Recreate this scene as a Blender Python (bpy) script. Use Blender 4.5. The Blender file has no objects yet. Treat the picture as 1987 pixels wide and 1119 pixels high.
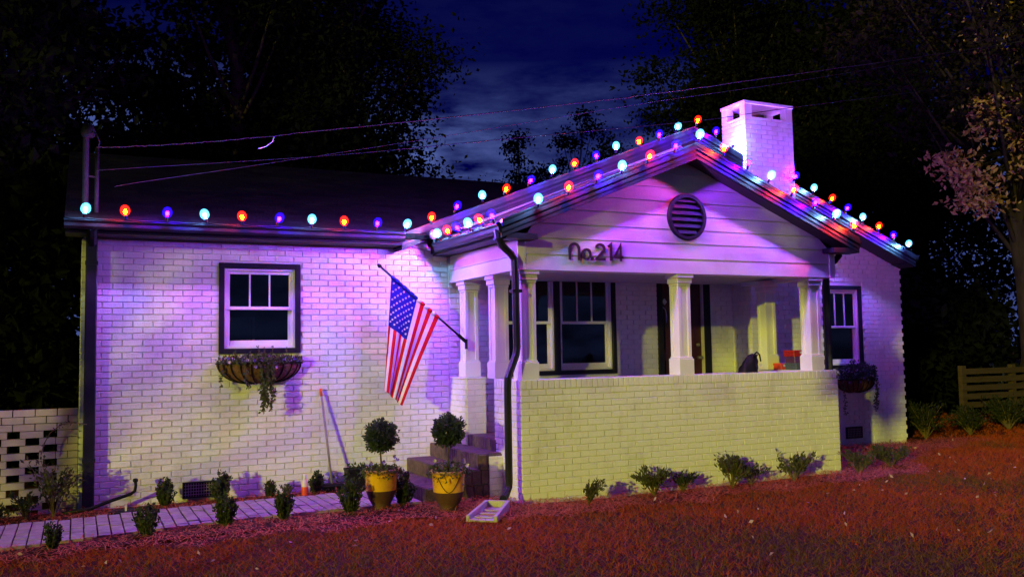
import bpy, math, random
import numpy as np
from mathutils import Vector, Matrix

random.seed(7)
rng = np.random.default_rng(7)
R = math.radians
scene = bpy.context.scene
col = scene.collection

# ------------------------------------------------------------------ camera
CAM = np.array([-.023, -10.56, 1.647])
def cam_axes(yaw=25.698, pitch=3.91, roll=.947):
    y, p, r = R(yaw), R(pitch), R(roll)
    f = Vector((math.sin(y)*math.cos(p), math.cos(y)*math.cos(p), math.sin(p)))
    ri = Vector((math.cos(y), -math.sin(y), 0)); u = ri.cross(f)
    c, s = math.cos(r), math.sin(r)
    return ri*c - u*s, u*c + ri*s, f
cd = bpy.data.cameras.new('camera'); cam = bpy.data.objects.new('camera', cd); col.objects.link(cam)
_r, _u, _f = cam_axes()
cam.matrix_world = Matrix.Translation(Vector(CAM)) @ Matrix((_r, _u, -_f)).transposed().to_4x4()
cd.sensor_width = 36; cd.lens = 36*1750.3/1987; cd.clip_start = .1; cd.clip_end = 600
scene.camera = cam

# ------------------------------------------------------------------ sky, light, exposure
LIGHT_DIR = Vector((1.36, 1.0, -.28)).normalized()     # the way the low warm light travels
w = bpy.data.worlds.new('World'); scene.world = w; w.use_nodes = True
nt = w.node_tree; nt.nodes.clear()
def N(t, **k):
    n = nt.nodes.new(t)
    for a, b in k.items(): setattr(n, a, b)
    return n
out = N('ShaderNodeOutputWorld'); bg = N('ShaderNodeBackground')
sky = N('ShaderNodeTexSky', sky_type='NISHITA', sun_disc=False)
sky.sun_elevation = math.asin(-LIGHT_DIR.z); sky.sun_rotation = math.atan2(-LIGHT_DIR.x, -LIGHT_DIR.y)
tint = N('ShaderNodeMix', data_type='RGBA', blend_type='MULTIPLY'); tint.inputs['Factor'].default_value = 1
tint.inputs['B'].default_value = (.0006, .0022, .26, 1)
geo = N('ShaderNodeTexCoord'); mp = N('ShaderNodeMapping'); mp.inputs['Scale'].default_value = (1.0, 1.0, 3.4)
mp.inputs['Rotation'].default_value = (R(-4), R(6), 0)
n1 = N('ShaderNodeTexNoise'); n1.inputs['Scale'].default_value = 2.3; n1.inputs['Detail'].default_value = 8; n1.inputs['Roughness'].default_value = .58
n2 = N('ShaderNodeTexNoise'); n2.inputs['Scale'].default_value = 13; n2.inputs['Detail'].default_value = 6; n2.inputs['Roughness'].default_value = .6
mr = N('ShaderNodeMapRange'); mr.inputs['From Min'].default_value = .33; mr.inputs['From Max'].default_value = .54
m2 = N('ShaderNodeMapRange'); m2.inputs['From Min'].default_value = .28; m2.inputs['From Max'].default_value = .58
mm = N('ShaderNodeMath', operation='MULTIPLY')
sep = N('ShaderNodeSeparateXYZ'); hz = N('ShaderNodeMapRange')
hz.inputs['From Min'].default_value = .31; hz.inputs['From Max'].default_value = .23
hz.inputs['To Min'].default_value = .03; hz.inputs['To Max'].default_value = 1
mh = N('ShaderNodeMath', operation='MULTIPLY')
cl = N('ShaderNodeMix', data_type='RGBA'); cl.inputs['B'].default_value = (1.5, 2.2, 7.0, 1)
L = nt.links.new
L(geo.outputs['Generated'], mp.inputs['Vector']); L(mp.outputs[0], n1.inputs['Vector']); L(mp.outputs[0], n2.inputs['Vector'])
L(n1.outputs['Fac'], mr.inputs['Value']); L(n2.outputs['Fac'], m2.inputs['Value'])
L(mr.outputs[0], mm.inputs[0]); L(m2.outputs[0], mm.inputs[1])
L(geo.outputs['Generated'], sep.inputs[0]); L(sep.outputs['Z'], hz.inputs['Value'])
L(mm.outputs[0], mh.inputs[0]); L(hz.outputs[0], mh.inputs[1])
L(sky.outputs[0], tint.inputs['A']); L(tint.outputs['Result'], cl.inputs['A']); L(mh.outputs[0], cl.inputs['Factor'])
L(cl.outputs['Result'], bg.inputs['Color']); L(bg.outputs[0], out.inputs[0])
bg.inputs['Strength'].default_value = .05

sd = bpy.data.lights.new('sun', 'SUN'); sun = bpy.data.objects.new('sun', sd); col.objects.link(sun)
sun.rotation_euler = LIGHT_DIR.to_track_quat('-Z', 'Y').to_euler()
sd.energy = 2.25; sd.angle = R(.8); sd.color = (1, .99, .05)
vs = scene.view_settings; vs.view_transform = 'Standard'; vs.look = 'None'; vs.gamma = 1; vs.exposure = 0; vs.use_curve_mapping = False
scene.cycles.use_denoising = True; scene.cycles.max_bounces = 6; scene.cycles.transparent_max_bounces = 12
scene.cycles.sample_clamp_indirect = 3; scene.cycles.caustics_reflective = False; scene.cycles.caustics_refractive = False

# ------------------------------------------------------------------ materials
def mat(name, c, rough=.7, c2=None, scale=8, bump=0, bscale=60, metallic=0, spec=.4, coat=0, detail=5, dirt=None, dscale=1.2, stretch=None):
    m = bpy.data.materials.new(name); m.use_nodes = True; t = m.node_tree; b = t.nodes['Principled BSDF']
    b.inputs['Roughness'].default_value = rough; b.inputs['Metallic'].default_value = metallic
    b.inputs['Specular IOR Level'].default_value = spec; b.inputs['Coat Weight'].default_value = coat
    b.inputs['Base Color'].default_value = (*c, 1)
    tc = t.nodes.new('ShaderNodeTexCoord'); src = tc.outputs['Object']
    g = t.nodes.new('ShaderNodeNewGeometry')
    src = g.outputs['Position']
    if stretch:
        mpn = t.nodes.new('ShaderNodeMapping'); mpn.inputs['Scale'].default_value = stretch
        t.links.new(src, mpn.inputs[0]); src = mpn.outputs[0]
    colour = None
    if c2:
        n = t.nodes.new('ShaderNodeTexNoise'); n.inputs['Scale'].default_value = scale; n.inputs['Detail'].default_value = detail
        n.inputs['Roughness'].default_value = .65
        rp = t.nodes.new('ShaderNodeValToRGB'); rp.color_ramp.elements[0].position = .32; rp.color_ramp.elements[1].position = .68
        rp.color_ramp.elements[0].color = (*c, 1); rp.color_ramp.elements[1].color = (*c2, 1)
        t.links.new(src, n.inputs['Vector']); t.links.new(n.outputs['Fac'], rp.inputs[0]); colour = rp.outputs[0]
        t.links.new(colour, b.inputs['Base Color'])
    if dirt:
        n = t.nodes.new('ShaderNodeTexNoise'); n.inputs['Scale'].default_value = dscale; n.inputs['Detail'].default_value = 8; n.inputs['Roughness'].default_value = .7
        mrn = t.nodes.new('ShaderNodeMapRange'); mrn.inputs['From Min'].default_value = .52; mrn.inputs['From Max'].default_value = .8
        mx = t.nodes.new('ShaderNodeMix'); mx.data_type = 'RGBA'; mx.inputs['A'].default_value = (*c, 1); mx.inputs['B'].default_value = (*dirt, 1)
        if colour: t.links.new(colour, mx.inputs['A'])
        t.links.new(src, n.inputs['Vector']); t.links.new(n.outputs['Fac'], mrn.inputs[0]); t.links.new(mrn.outputs[0], mx.inputs['Factor'])
        t.links.new(mx.outputs['Result'], b.inputs['Base Color'])
    if bump:
        n = t.nodes.new('ShaderNodeTexNoise'); n.inputs['Scale'].default_value = bscale; n.inputs['Detail'].default_value = 4
        bp = t.nodes.new('ShaderNodeBump'); bp.inputs['Strength'].default_value = bump; bp.inputs['Distance'].default_value = .01
        t.links.new(src, n.inputs['Vector']); t.links.new(n.outputs['Fac'], bp.inputs['Height']); t.links.new(bp.outputs[0], b.inputs['Normal'])
    return m
def glass_mat(name):
    m = bpy.data.materials.new(name); m.use_nodes = True; t = m.node_tree; t.nodes.clear()
    o = t.nodes.new('ShaderNodeOutputMaterial'); tr = t.nodes.new('ShaderNodeBsdfTransparent'); gl = t.nodes.new('ShaderNodeBsdfGlossy')
    fr = t.nodes.new('ShaderNodeFresnel'); mx = t.nodes.new('ShaderNodeMixShader')
    tr.inputs[0].default_value = (.62, .66, .68, 1); gl.inputs['Roughness'].default_value = .03; fr.inputs[0].default_value = 1.52
    t.links.new(fr.outputs[0], mx.inputs[0]); t.links.new(tr.outputs[0], mx.inputs[1]); t.links.new(gl.outputs[0], mx.inputs[2]); t.links.new(mx.outputs[0], o.inputs[0])
    return m
def leaf_mat(name, c, c2, c3=None, scale=9, rough=.5, trans=.25, spec=.25):
    m = bpy.data.materials.new(name); m.use_nodes = True; t = m.node_tree; b = t.nodes['Principled BSDF']; o = t.nodes['Material Output']
    g = t.nodes.new('ShaderNodeNewGeometry'); n = t.nodes.new('ShaderNodeTexNoise'); n.inputs['Scale'].default_value = scale; n.inputs['Detail'].default_value = 6; n.inputs['Roughness'].default_value = .75
    rp = t.nodes.new('ShaderNodeValToRGB'); e = rp.color_ramp.elements; e[0].position = .35; e[1].position = .62; e[0].color = (*c, 1); e[1].color = (*c2, 1)
    if c3: k = e.new(.72); k.color = (*c3, 1)
    t.links.new(g.outputs['Position'], n.inputs['Vector']); t.links.new(n.outputs['Fac'], rp.inputs[0]); t.links.new(rp.outputs[0], b.inputs['Base Color'])
    b.inputs['Roughness'].default_value = rough; b.inputs['Specular IOR Level'].default_value = spec
    tl = t.nodes.new('ShaderNodeBsdfTranslucent'); mx = t.nodes.new('ShaderNodeMixShader'); mx.inputs[0].default_value = trans
    t.links.new(rp.outputs[0], tl.inputs[0]); t.links.new(b.outputs[0], mx.inputs[1]); t.links.new(tl.outputs[0], mx.inputs[2]); t.links.new(mx.outputs[0], o.inputs[0])
    return m
def emit_mat(name, c, s):
    m = bpy.data.materials.new(name); m.use_nodes = True; t = m.node_tree; t.nodes.clear()
    o = t.nodes.new('ShaderNodeOutputMaterial'); e = t.nodes.new('ShaderNodeEmission'); e.inputs[0].default_value = (*c, 1); e.inputs[1].default_value = s
    t.links.new(e.outputs[0], o.inputs[0]); return m
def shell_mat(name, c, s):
    """clear bulb shell; its glowing fill stands in for the halo round the lamp"""
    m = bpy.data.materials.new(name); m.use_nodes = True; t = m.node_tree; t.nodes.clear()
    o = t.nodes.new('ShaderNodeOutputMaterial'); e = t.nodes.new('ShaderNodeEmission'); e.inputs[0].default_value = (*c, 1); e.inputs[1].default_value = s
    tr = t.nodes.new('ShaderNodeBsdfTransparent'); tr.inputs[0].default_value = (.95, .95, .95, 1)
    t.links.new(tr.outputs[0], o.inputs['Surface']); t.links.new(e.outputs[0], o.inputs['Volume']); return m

M = {}
M['paint'] = mat('white_painted_brick', (.74, .73, .72), .55, (.80, .79, .78), 14, .2, 90, dirt=(.54, .51, .46), dscale=3.2, stretch=(1, 1, .4))
def add_chips(m, c):
    t = m.node_tree; b = t.nodes['Principled BSDF']; l = b.inputs['Base Color'].links[0]; src = l.from_socket
    g = t.nodes.new('ShaderNodeNewGeometry'); n = t.nodes.new('ShaderNodeTexNoise'); n.inputs['Scale'].default_value = 17; n.inputs['Detail'].default_value = 7; n.inputs['Roughness'].default_value = .7
    r_ = t.nodes.new('ShaderNodeMapRange'); r_.inputs['From Min'].default_value = .70; r_.inputs['From Max'].default_value = .74
    x = t.nodes.new('ShaderNodeMix'); x.data_type = 'RGBA'; x.inputs['B'].default_value = (*c, 1)
    t.links.new(g.outputs['Position'], n.inputs['Vector']); t.links.new(n.outputs['Fac'], r_.inputs[0]); t.links.new(r_.outputs[0], x.inputs['Factor']); t.links.new(src, x.inputs['A']); t.links.new(x.outputs['Result'], b.inputs['Base Color'])
add_chips(M['paint'], (.36, .27, .22))
M['mortar'] = mat('painted_mortar', (.66, .65, .64), .8, (.73, .72, .71), 20, .4, 120)
M['white'] = mat('white_trim_paint', (.76, .75, .74), .45, (.80, .79, .78), 6, .12, 120)
M['siding'] = mat('white_siding_paint', (.70, .68, .67), .5, (.77, .75, .74), 3, .15, 60, dirt=(.55, .51, .48), dscale=2.2)
M['dark'] = mat('dark_trim_paint', (.009, .009, .014), .5, (.016, .016, .024), 10, .1, 90, spec=.2)
M['gutter'] = mat('dark_gutter_metal', (.011, .011, .017), .38, (.019, .019, .028), 6, .06, 30, spec=.3)
M['shingle'] = mat('asphalt_shingle', (.007, .007, .008), .95, (.016, .015, .015), 18, .9, 40, spec=.05)
def add_courses(m):
    t = m.node_tree; b = t.nodes['Principled BSDF']; g = t.nodes.new('ShaderNodeTexCoord'); bt = t.nodes.new('ShaderNodeTexBrick')
    mpn = t.nodes.new('ShaderNodeMapping'); mpn.inputs['Scale'].default_value = (1, 1, 1)
    bt.inputs['Scale'].default_value = 1; bt.inputs['Brick Width'].default_value = .30; bt.inputs['Row Height'].default_value = .14; bt.inputs['Mortar Size'].default_value = .008
    bt.inputs['Color1'].default_value = (.003, .003, .004, 1); bt.inputs['Color2'].default_value = (.009, .009, .009, 1); bt.inputs['Mortar'].default_value = (.003, .003, .003, 1)
    t.links.new(g.outputs['Object'], mpn.inputs[0]); t.links.new(mpn.outputs[0], bt.inputs['Vector']); t.links.new(bt.outputs['Color'], b.inputs['Base Color'])
add_courses(M['shingle'])
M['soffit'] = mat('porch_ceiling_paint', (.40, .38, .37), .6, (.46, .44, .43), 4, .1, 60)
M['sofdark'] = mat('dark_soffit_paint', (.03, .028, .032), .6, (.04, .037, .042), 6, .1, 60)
M['glass'] = glass_mat('window_glass')
M['room'] = mat('dark_room', (.012, .011, .011), .9, (.02, .018, .017), 3)
M['curtain'] = mat('grey_curtain', (.16, .16, .17), .8, (.22, .22, .23), 9)
M['door'] = mat('dark_red_door', (.05, .008, .010), .4, (.065, .011, .012), 5, .1, 50)
M['metal'] = mat('brushed_metal', (.35, .33, .30), .35, (.45, .42, .38), 30, metallic=.9)
M['black'] = mat('black_plastic', (.006, .006, .007), .55, (.011, .011, .012), 12, .1, 50, spec=.2)
M['brownbrick'] = mat('dark_brown_brick', (.07, .042, .04), .8, (.16, .10, .09), 11, .5, 80)
M['brownmortar'] = mat('grey_mortar', (.14, .125, .115), .9, (.2, .18, .17), 16, .5, 80)
M['paver'] = mat('grey_paver', (.27, .23, .22), .8, (.40, .35, .33), 9, .5, 70, dirt=(.13, .10, .09), dscale=2.4)
M['soil'] = mat('dark_soil', (.035, .014, .009), .95, (.07, .028, .016), 12, .8, 50, spec=.1)
M['ground'] = mat('lawn_soil', (.045, .012, .006), .95, (.08, .022, .010), 5, .8, 30, spec=.1)
M['grass'] = leaf_mat('dormant_grass', (.30, .040, .006), (.44, .095, .009), (.55, .22, .04), 38, .6, .2, .1)
M['grass2'] = leaf_mat('olive_grass', (.09, .046, .006), (.21, .11, .013), (.40, .24, .06), 38, .6, .2, .1)
M['straw'] = leaf_mat('pine_straw', (.40, .055, .02), (.58, .17, .055), (.66, .30, .16), 24, .6, .1)
M['deadleaf'] = leaf_mat('fallen_leaf', (.45, .28, .2), (.62, .42, .34), None, 5)
M['boxwood'] = leaf_mat('boxwood_leaf', (.018, .032, .012), (.045, .065, .022), (.09, .10, .04), 22)
M['nightbush'] = leaf_mat('dim_bush_leaf', (.012, .016, .008), (.03, .034, .014), None, 12, .7, .15, .05)
M['azalea'] = leaf_mat('azalea_leaf', (.04, .05, .016), (.085, .085, .03), (.12, .10, .05), 16)
M['topiary'] = leaf_mat('topiary_leaf', (.03, .05, .03), (.07, .095, .06), (.11, .13, .10), 26)
M['vine'] = leaf_mat('vine_leaf', (.05, .07, .025), (.11, .12, .05), (.17, .16, .09), 30)
M['darkleaf'] = leaf_mat('dark_tree_leaf', (.003, .004, .003), (.006, .007, .005), None, 1.2, .8, .05, .01)
M['oakshade'] = leaf_mat('shaded_oak_leaf', (.007, .006, .006), (.02, .014, .013), None, 2.2, .7, .2, .05)  # darker copy for the unlit crown; shade is painted into the leaf colour
M['oaklit'] = leaf_mat('lit_oak_leaf', (.28, .14, .05), (.48, .29, .13), (.58, .14, .02), 3.2, .5, .3)  # paler copy for the lit branches; light is painted into the leaf colour
M['bark'] = mat('tree_bark', (.016, .011, .009), .95, (.035, .026, .021), 9, .9, 25, stretch=(1, 1, .25), spec=.1)
M['stem'] = mat('woody_stem', (.09, .06, .035), .9, (.15, .10, .06), 20)
M['petalp'] = mat('purple_petal', (.16, .09, .45), .6, (.28, .16, .6), 30)
M['petalw'] = mat('pale_petal', (.6, .5, .62), .6, (.75, .66, .74), 30)
M['yellow'] = mat('yellow_glaze', (.72, .34, .015), .35, (.80, .44, .025), 6, .15, 20, coat=.3, dirt=(.55, .24, .01), dscale=7)
M['terra'] = mat('brown_terracotta', (.06, .022, .026), .7, (.095, .036, .04), 9, .25, 40)
M['rimc'] = mat('worn_pot_rim', (.42, .20, .08), .5, (.5, .25, .11), 14, .2, 60)
M['liner'] = mat('coconut_liner', (.10, .045, .025), .95, (.20, .10, .055), 24, .9, 70)
M['red'] = mat('flag_red_cloth', (.55, .005, .009), .75, (.60, .007, .012), 20, .15, 400, spec=.2)
M['fwhite'] = mat('flag_white_cloth', (.72, .70, .70), .75, (.77, .75, .75), 20, .15, 400, spec=.2)
M['blue'] = mat('flag_blue_cloth', (.006, .012, .22), .75, (.008, .016, .26), 20, .15, 400, spec=.2)
M['wire'] = mat('black_cable', (.008, .008, .009), .6, (.014, .014, .015), 12, spec=.1)
M['cable'] = mat('grey_service_cable', (.016, .015, .015), .6, (.035, .033, .032), 20, spec=.05)
M['conduit'] = mat('dark_conduit', (.008, .008, .009), .7, (.014, .014, .015), 20, spec=.05)
M['concrete'] = mat('pale_concrete', (.38, .36, .35), .85, (.5, .47, .45), 10, .4, 60)
M['wood'] = mat('fence_wood', (.035, .02, .01), .8, (.06, .036, .02), 5, .4, 30, stretch=(.3, 1, 4))
M['orange'] = mat('orange_plastic', (.62, .06, .02), .4, (.7, .08, .03), 20)
M['redbox'] = mat('red_case', (.40, .015, .015), .35, (.45, .02, .02), 10)
M['purplebox'] = mat('violet_case', (.10, .03, .16), .35, (.13, .04, .2), 10)
M['bluebox'] = mat('slate_blue_case', (.08, .10, .20), .35, (.1, .12, .24), 10)
M['cream'] = mat('cream_card', (.62, .56, .48), .6, (.68, .62, .54), 10)
M['label'] = mat('pale_label', (.6, .6, .62), .6, (.66, .66, .68), 10)
M['number'] = mat('bronze_number', (.06, .028, .030), .4, (.085, .042, .045), 14, metallic=.3)
M['greywall'] = mat('neighbour_wall', (.10, .11, .14), .8, (.13, .14, .17), 2)
M['handle'] = mat('grey_handle', (.20, .17, .17), .45, (.28, .24, .24), 14)
M['clearbottle'] = mat('pale_bottle', (.6, .5, .47), .35, (.68, .58, .55), 12)
BULBC = {'red': ((1, .012, .004), (1, .03, .00003)), 'blue': ((.012, .0015, 1), (.06, .00004, 1)), 'white': ((.10, .60, 1), (.16, .48, 1))}
POWER = {'red': 3800., 'blue': 9200., 'white': 2500.}
CORE = {k: emit_mat(k+'_bulb_core', BULBC[k][1], POWER[k]) for k in BULBC}
SHELL = {k: shell_mat(k+'_bulb_halo', BULBC[k][0], {'red': 70, 'blue': 60, 'white': 62}[k]) for k in BULBC}  # glowing fill imitates the coloured halo around each bulb

# ------------------------------------------------------------------ mesh helpers
class MB:
    def __init__(s): s.v = []; s.f = []; s.mi = []
    def add(s, vs, fs, m=0):
        o = len(s.v); s.v += [tuple(v) for v in vs]; s.f += [tuple(i+o for i in f) for f in fs]; s.mi += [m]*len(fs); return s
    def box(s, a, b, m=0):
        x0, y0, z0 = a; x1, y1, z1 = b
        return s.add([(x0,y0,z0),(x1,y0,z0),(x1,y1,z0),(x0,y1,z0),(x0,y0,z1),(x1,y0,z1),(x1,y1,z1),(x0,y1,z1)],
                     [(0,3,2,1),(4,5,6,7),(0,1,5,4),(1,2,6,5),(2,3,7,6),(3,0,4,7)], m)
    def prism(s, poly, d, m=0):
        n = len(poly); d = Vector(d); vs = [Vector(p) for p in poly] + [Vector(p)+d for p in poly]
        fs = [tuple(range(n))[::-1], tuple(range(n, 2*n))] + [(i, (i+1) % n, n+(i+1) % n, n+i) for i in range(n)]
        return s.add(vs, fs, m)
    def tube(s, pts, r, seg=8, m=0, flat=1.0, cap=True):
        pts = [Vector(p) for p in pts]; n = len(pts); rs = r if isinstance(r, (list, tuple)) else [r]*n
        o = len(s.v); ref = None
        for i, p in enumerate(pts):
            t = (pts[min(i+1, n-1)] - pts[max(i-1, 0)]).normalized()
            if ref is None:
                ref = Vector((0, 0, 1)) if abs(t.z) < .9 else Vector((1, 0, 0))
            a = t.cross(ref).normalized(); b = a.cross(t).normalized(); ref = b
            for k in range(seg):
                an = 2*math.pi*(k+.5)/seg
                s.v.append(tuple(p + a*math.cos(an)*rs[i] + b*math.sin(an)*rs[i]*flat))
        for i in range(n-1):
            for k in range(seg):
                s.f.append((o+i*seg+k, o+i*seg+(k+1) % seg, o+(i+1)*seg+(k+1) % seg, o+(i+1)*seg+k)); s.mi.append(m)
        if cap:
            s.f.append(tuple(o+k for k in range(seg))[::-1]); s.f.append(tuple(o+(n-1)*seg+k for k in range(seg))); s.mi += [m, m]
        return s
    def lathe(s, prof, c=(0,0,0), seg=20, m=0, a0=0, a1=2*math.pi, sx=1, sy=1):
        o = len(s.v); n = len(prof); full = abs(a1-a0-2*math.pi) < 1e-6; cols = seg if full else seg+1
        for j in range(cols):
            an = a0+(a1-a0)*j/seg
            for r_, z_ in prof: s.v.append((c[0]+r_*math.cos(an)*sx, c[1]+r_*math.sin(an)*sy, c[2]+z_))
        for j in range(seg):
            j2 = (j+1) % cols
            for i in range(n-1):
                s.f.append((o+j*n+i, o+j2*n+i, o+j2*n+i+1, o+j*n+i+1)); s.mi.append(m)
        return s
    def mesh(s, name):
        me = bpy.data.meshes.new(name); me.from_pydata(s.v, [], s.f)
        if any(s.mi): me.polygons.foreach_set('material_index', s.mi)
        return me
    def build(s, name, m, parent=None, smooth=False, kind=None, label=None, bevel=0):
        o = bpy.data.objects.new(name, s.mesh(name)); col.objects.link(o)
        for x in (m if isinstance(m, (list, tuple)) else [m]): o.data.materials.append(x)
        if parent: o.parent = parent
        if smooth: o.data.polygons.foreach_set('use_smooth', [True]*len(o.data.polygons))
        if kind: o['kind'] = kind
        if label: o['label'] = label
        if bevel:
            b = o.modifiers.new('bevel', 'BEVEL'); b.width = bevel; b.segments = 1; b.limit_method = 'ANGLE'
        return o
def npmesh(name, v, f, m, parent=None, kind=None, loc=None):
    v = np.asarray(v, np.float32).reshape(-1, 3); f = np.asarray(f, np.int32); k = f.shape[1]; n = len(f)
    me = bpy.data.meshes.new(name); me.vertices.add(len(v)); me.vertices.foreach_set('co', v.ravel())
    me.loops.add(n*k); me.loops.foreach_set('vertex_index', f.ravel()); me.polygons.add(n)
    me.polygons.foreach_set('loop_start', np.arange(0, n*k, k, dtype=np.int32)); me.update(calc_edges=True)
    me.validate(); me.shade_flat()
    o = bpy.data.objects.new(name, me); col.objects.link(o); me.materials.append(m)
    if parent: o.parent = parent
    if kind: o['kind'] = kind
    return o
def thing(name, label, cat, loc=(0,0,0), group=None):
    o = bpy.data.objects.new(name, None); col.objects.link(o); o.location = loc; o['label'] = label; o['category'] = cat
    o.empty_display_size = .2
    if group: o['group'] = group
    return o
def tag(o, label, cat, group=None):
    o['label'] = label; o['category'] = cat
    if group: o['group'] = group
    return o
def struct(o): o['kind'] = 'structure'; return o
def ring(mb, x0, x1, z0, z1, wd, y0, y1, wb=None, wt=None):
    wb = wb or wd; wt = wt or wd
    mb.box((x0, y0, z0), (x0+wd, y1, z1)); mb.box((x1-wd, y0, z0), (x1, y1, z1))
    mb.box((x0+wd, y0, z0), (x1-wd, y1, z0+wb)); mb.box((x0+wd, y0, z1-wt), (x1-wd, y1, z1)); return mb
def leafcards(P, size, up=.3, aspect=.5, jitter=.35, dirs=None):
    """diamond leaves at points P: returns verts, quads"""
    P = np.asarray(P, float); n = len(P)
    d = rng.normal(size=(n, 3)); d[:, 2] += up
    if dirs is not None: d = d*.55 + dirs
    d /= np.linalg.norm(d, axis=1)[:, None]+1e-9
    a = np.cross(d, rng.normal(size=(n, 3))); a /= np.linalg.norm(a, axis=1)[:, None]+1e-9
    nn = np.cross(d, a)
    s = size*(1+rng.uniform(-jitter, jitter, n))[:, None]
    fold = rng.uniform(.02, .2, n)[:, None]
    v = np.stack([P, P+d*s*.45+a*s*aspect*.5+nn*s*fold, P+d*s, P+d*s*.45-a*s*aspect*.5+nn*s*fold], 1).reshape(-1, 3)
    f = np.arange(4*n).reshape(-1, 4)
    return v, f

# ------------------------------------------------------------------ bricks
BL, BH, J = .1927, .0578, .0105            # brick face and joint
PX, PZ = BL+J, BH+.0100
BV = []                                     # unit brick shapes (full stretchers), slightly uneven
def brick_shape(l, h, D, r=None):
    c = .0022
    if r is None: r = random
    q = lambda: r.uniform(-.0010, .0010)
    dd = D + r.uniform(-.0008, .0008)
    v = [(0, .012, 0), (l, .012, 0), (l, .012, h), (0, .012, h)]
    v += [(0+q(), -dd+c, q()), (l+q(), -dd+c, q()), (l+q(), -dd+c, h+q()), (q(), -dd+c, h+q())]
    v += [(c+q(), -dd+q()*.4, c+q()), (l-c+q(), -dd+q()*.4, c+q()), (l-c+q(), -dd+q()*.4, h-c+q()), (c+q(), -dd+q()*.4, h-c+q())]
    return v
BF = [(0,1,5,4),(1,2,6,5),(2,3,7,6),(3,0,4,7),(4,5,9,8),(5,6,10,9),(6,7,11,10),(7,4,8,11),(8,9,10,11)]
def spans(a, b, cuts):
    out = [(a, b)]
    for c0, c1 in cuts:
        nx = []
        for x0, x1 in out:
            if c1 <= x0 or c0 >= x1: nx.append((x0, x1)); continue
            if c0 > x0: nx.append((x0, c0))
            if c1 < x1: nx.append((c1, x1))
        out = nx
    return out
def lay(s0, s1, z0, z1, openings=(), zmax=None, phase=0, sq=False):
    """running-bond bricks on a rectangle with openings [(s0,s1,z0,z1)]; zmax(s) clips the top. Returns (s,z,l,h,full)"""
    out = []; k = 0; z = z0
    while z < z1-.02:
        h = min(BH, z1-z); off = (0 if (k+phase) % 2 == 0 else PX/2)
        cuts = [(a, b) for a, b, c, d in openings if c < z+h and d > z]
        x = s0-off
        while x < s1:
            for a, b in spans(max(x, s0), min(x+BL, s1), cuts):
                if b-a < .03: continue
                hh = h
                if zmax:
                    zm = min(zmax(a), zmax(b))
                    if zm < z+.015: continue
                    hh = min(h, zm-z)
                out.append((a, z, b-a, hh, abs(b-a-BL) < .002 and abs(hh-BH) < .001))
            x += PX
        z += PZ; k += 1
    return out
ALL = []    # (frame, brick, part-key)
def frame_front(y): return ('f', y)          # faces -Y, s = x
def frame_left(x): return ('l', x)           # faces -X, s = -y  (so that s grows towards the viewer's right)
def frame_right(x): return ('r', x)
def place(fr, s, z):
    if fr[0] == 'f': return Matrix.Translation((s, fr[1], z))
    if fr[0] == 'l': return Matrix.Translation((fr[1], -s, z)) @ Matrix.Rotation(-math.pi/2, 4, 'Z')
    return Matrix.Translation((fr[1], s, z)) @ Matrix.Rotation(math.pi/2, 4, 'Z')
def joined(name, items, parent, m, D=.0034, kind='stuff'):
    vs = []; fs = []; base = np.array(BF)
    for i, (fr, (s, z, l, h, full)) in enumerate(items):
        mw = place(fr, s, z); a = np.array(brick_shape(l, h, D))
        a = a @ np.array(mw.to_3x3()).T + np.array(mw.translation)
        vs.append(a); fs.append(base+12*i)
    return npmesh(name, np.concatenate(vs), np.concatenate(fs), m, parent, kind)
def variants(m, D=.0034, n=7):
    out = []
    for i in range(n):
        me = MB().add(brick_shape(BL, BH, D), BF).mesh('brick'); me.materials.append(m); out.append(me)
    return out
def single(fr, b, parent, shapes, name='brick'):
    o = bpy.data.objects.new(name, random.choice(shapes)); col.objects.link(o); o.matrix_world = place(fr, b[0], b[1]); o.parent = parent; return o
def nearness(fr, b):
    p = place(fr, b[0]+b[2]/2, b[1]+b[3]/2).translation; d = p-Vector(CAM)
    n = Vector((0,-1,0)) if fr[0] == 'f' else Vector((-1,0,0))
    return abs(d.normalized().dot(n))*b[2]*b[3]/d.length_squared

# ================================================================== SETTING
gx = np.concatenate([np.linspace(-300, -14, 12), np.linspace(-12, 26, 96), np.linspace(28, 300, 12)])
gy = np.concatenate([np.linspace(-60, -13, 8), np.linspace(-12, 14, 80), np.linspace(16, 400, 14)])
def ground_z(x, y):
    x = np.asarray(x, float); y = np.asarray(y, float)
    z = .035 + .012*np.sin(x*1.3+.4)*np.cos(y*1.1) + .008*np.sin(x*3.1+y*2.3)
    z = z + .02*np.clip((x-8)/6, 0, 1)
    inside = (x > -.3) & (x < 12.3) & (y > .3)
    return np.where(inside, -.05, z)
GX, GY = np.meshgrid(gx, gy, indexing='ij'); GZ = ground_z(GX, GY)
idx = np.arange(GX.size).reshape(GX.shape)
gf = np.stack([idx[:-1, :-1], idx[1:, :-1], idx[1:, 1:], idx[:-1, 1:]], -1).reshape(-1, 4)
struct(npmesh('ground', np.stack([GX, GY, GZ], -1).reshape(-1, 3), gf, M['ground']))

# soil beds beside the path and in front of the porch
def bed(name, poly, z, m):
    mb = MB(); n = len(poly); mb.add([(x, y, z) for x, y in poly], [tuple(range(n))]); return struct(mb.build(name, m))
bed('planting_bed', [(-3.2,-2.35),(-.7,-2.25),(.6,-2.05),(1.6,-1.95),(2.6,-2.05),(3.3,-2.35),(3.25,-.02),(-3.2,-.02)], .055, M['soil'])

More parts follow.
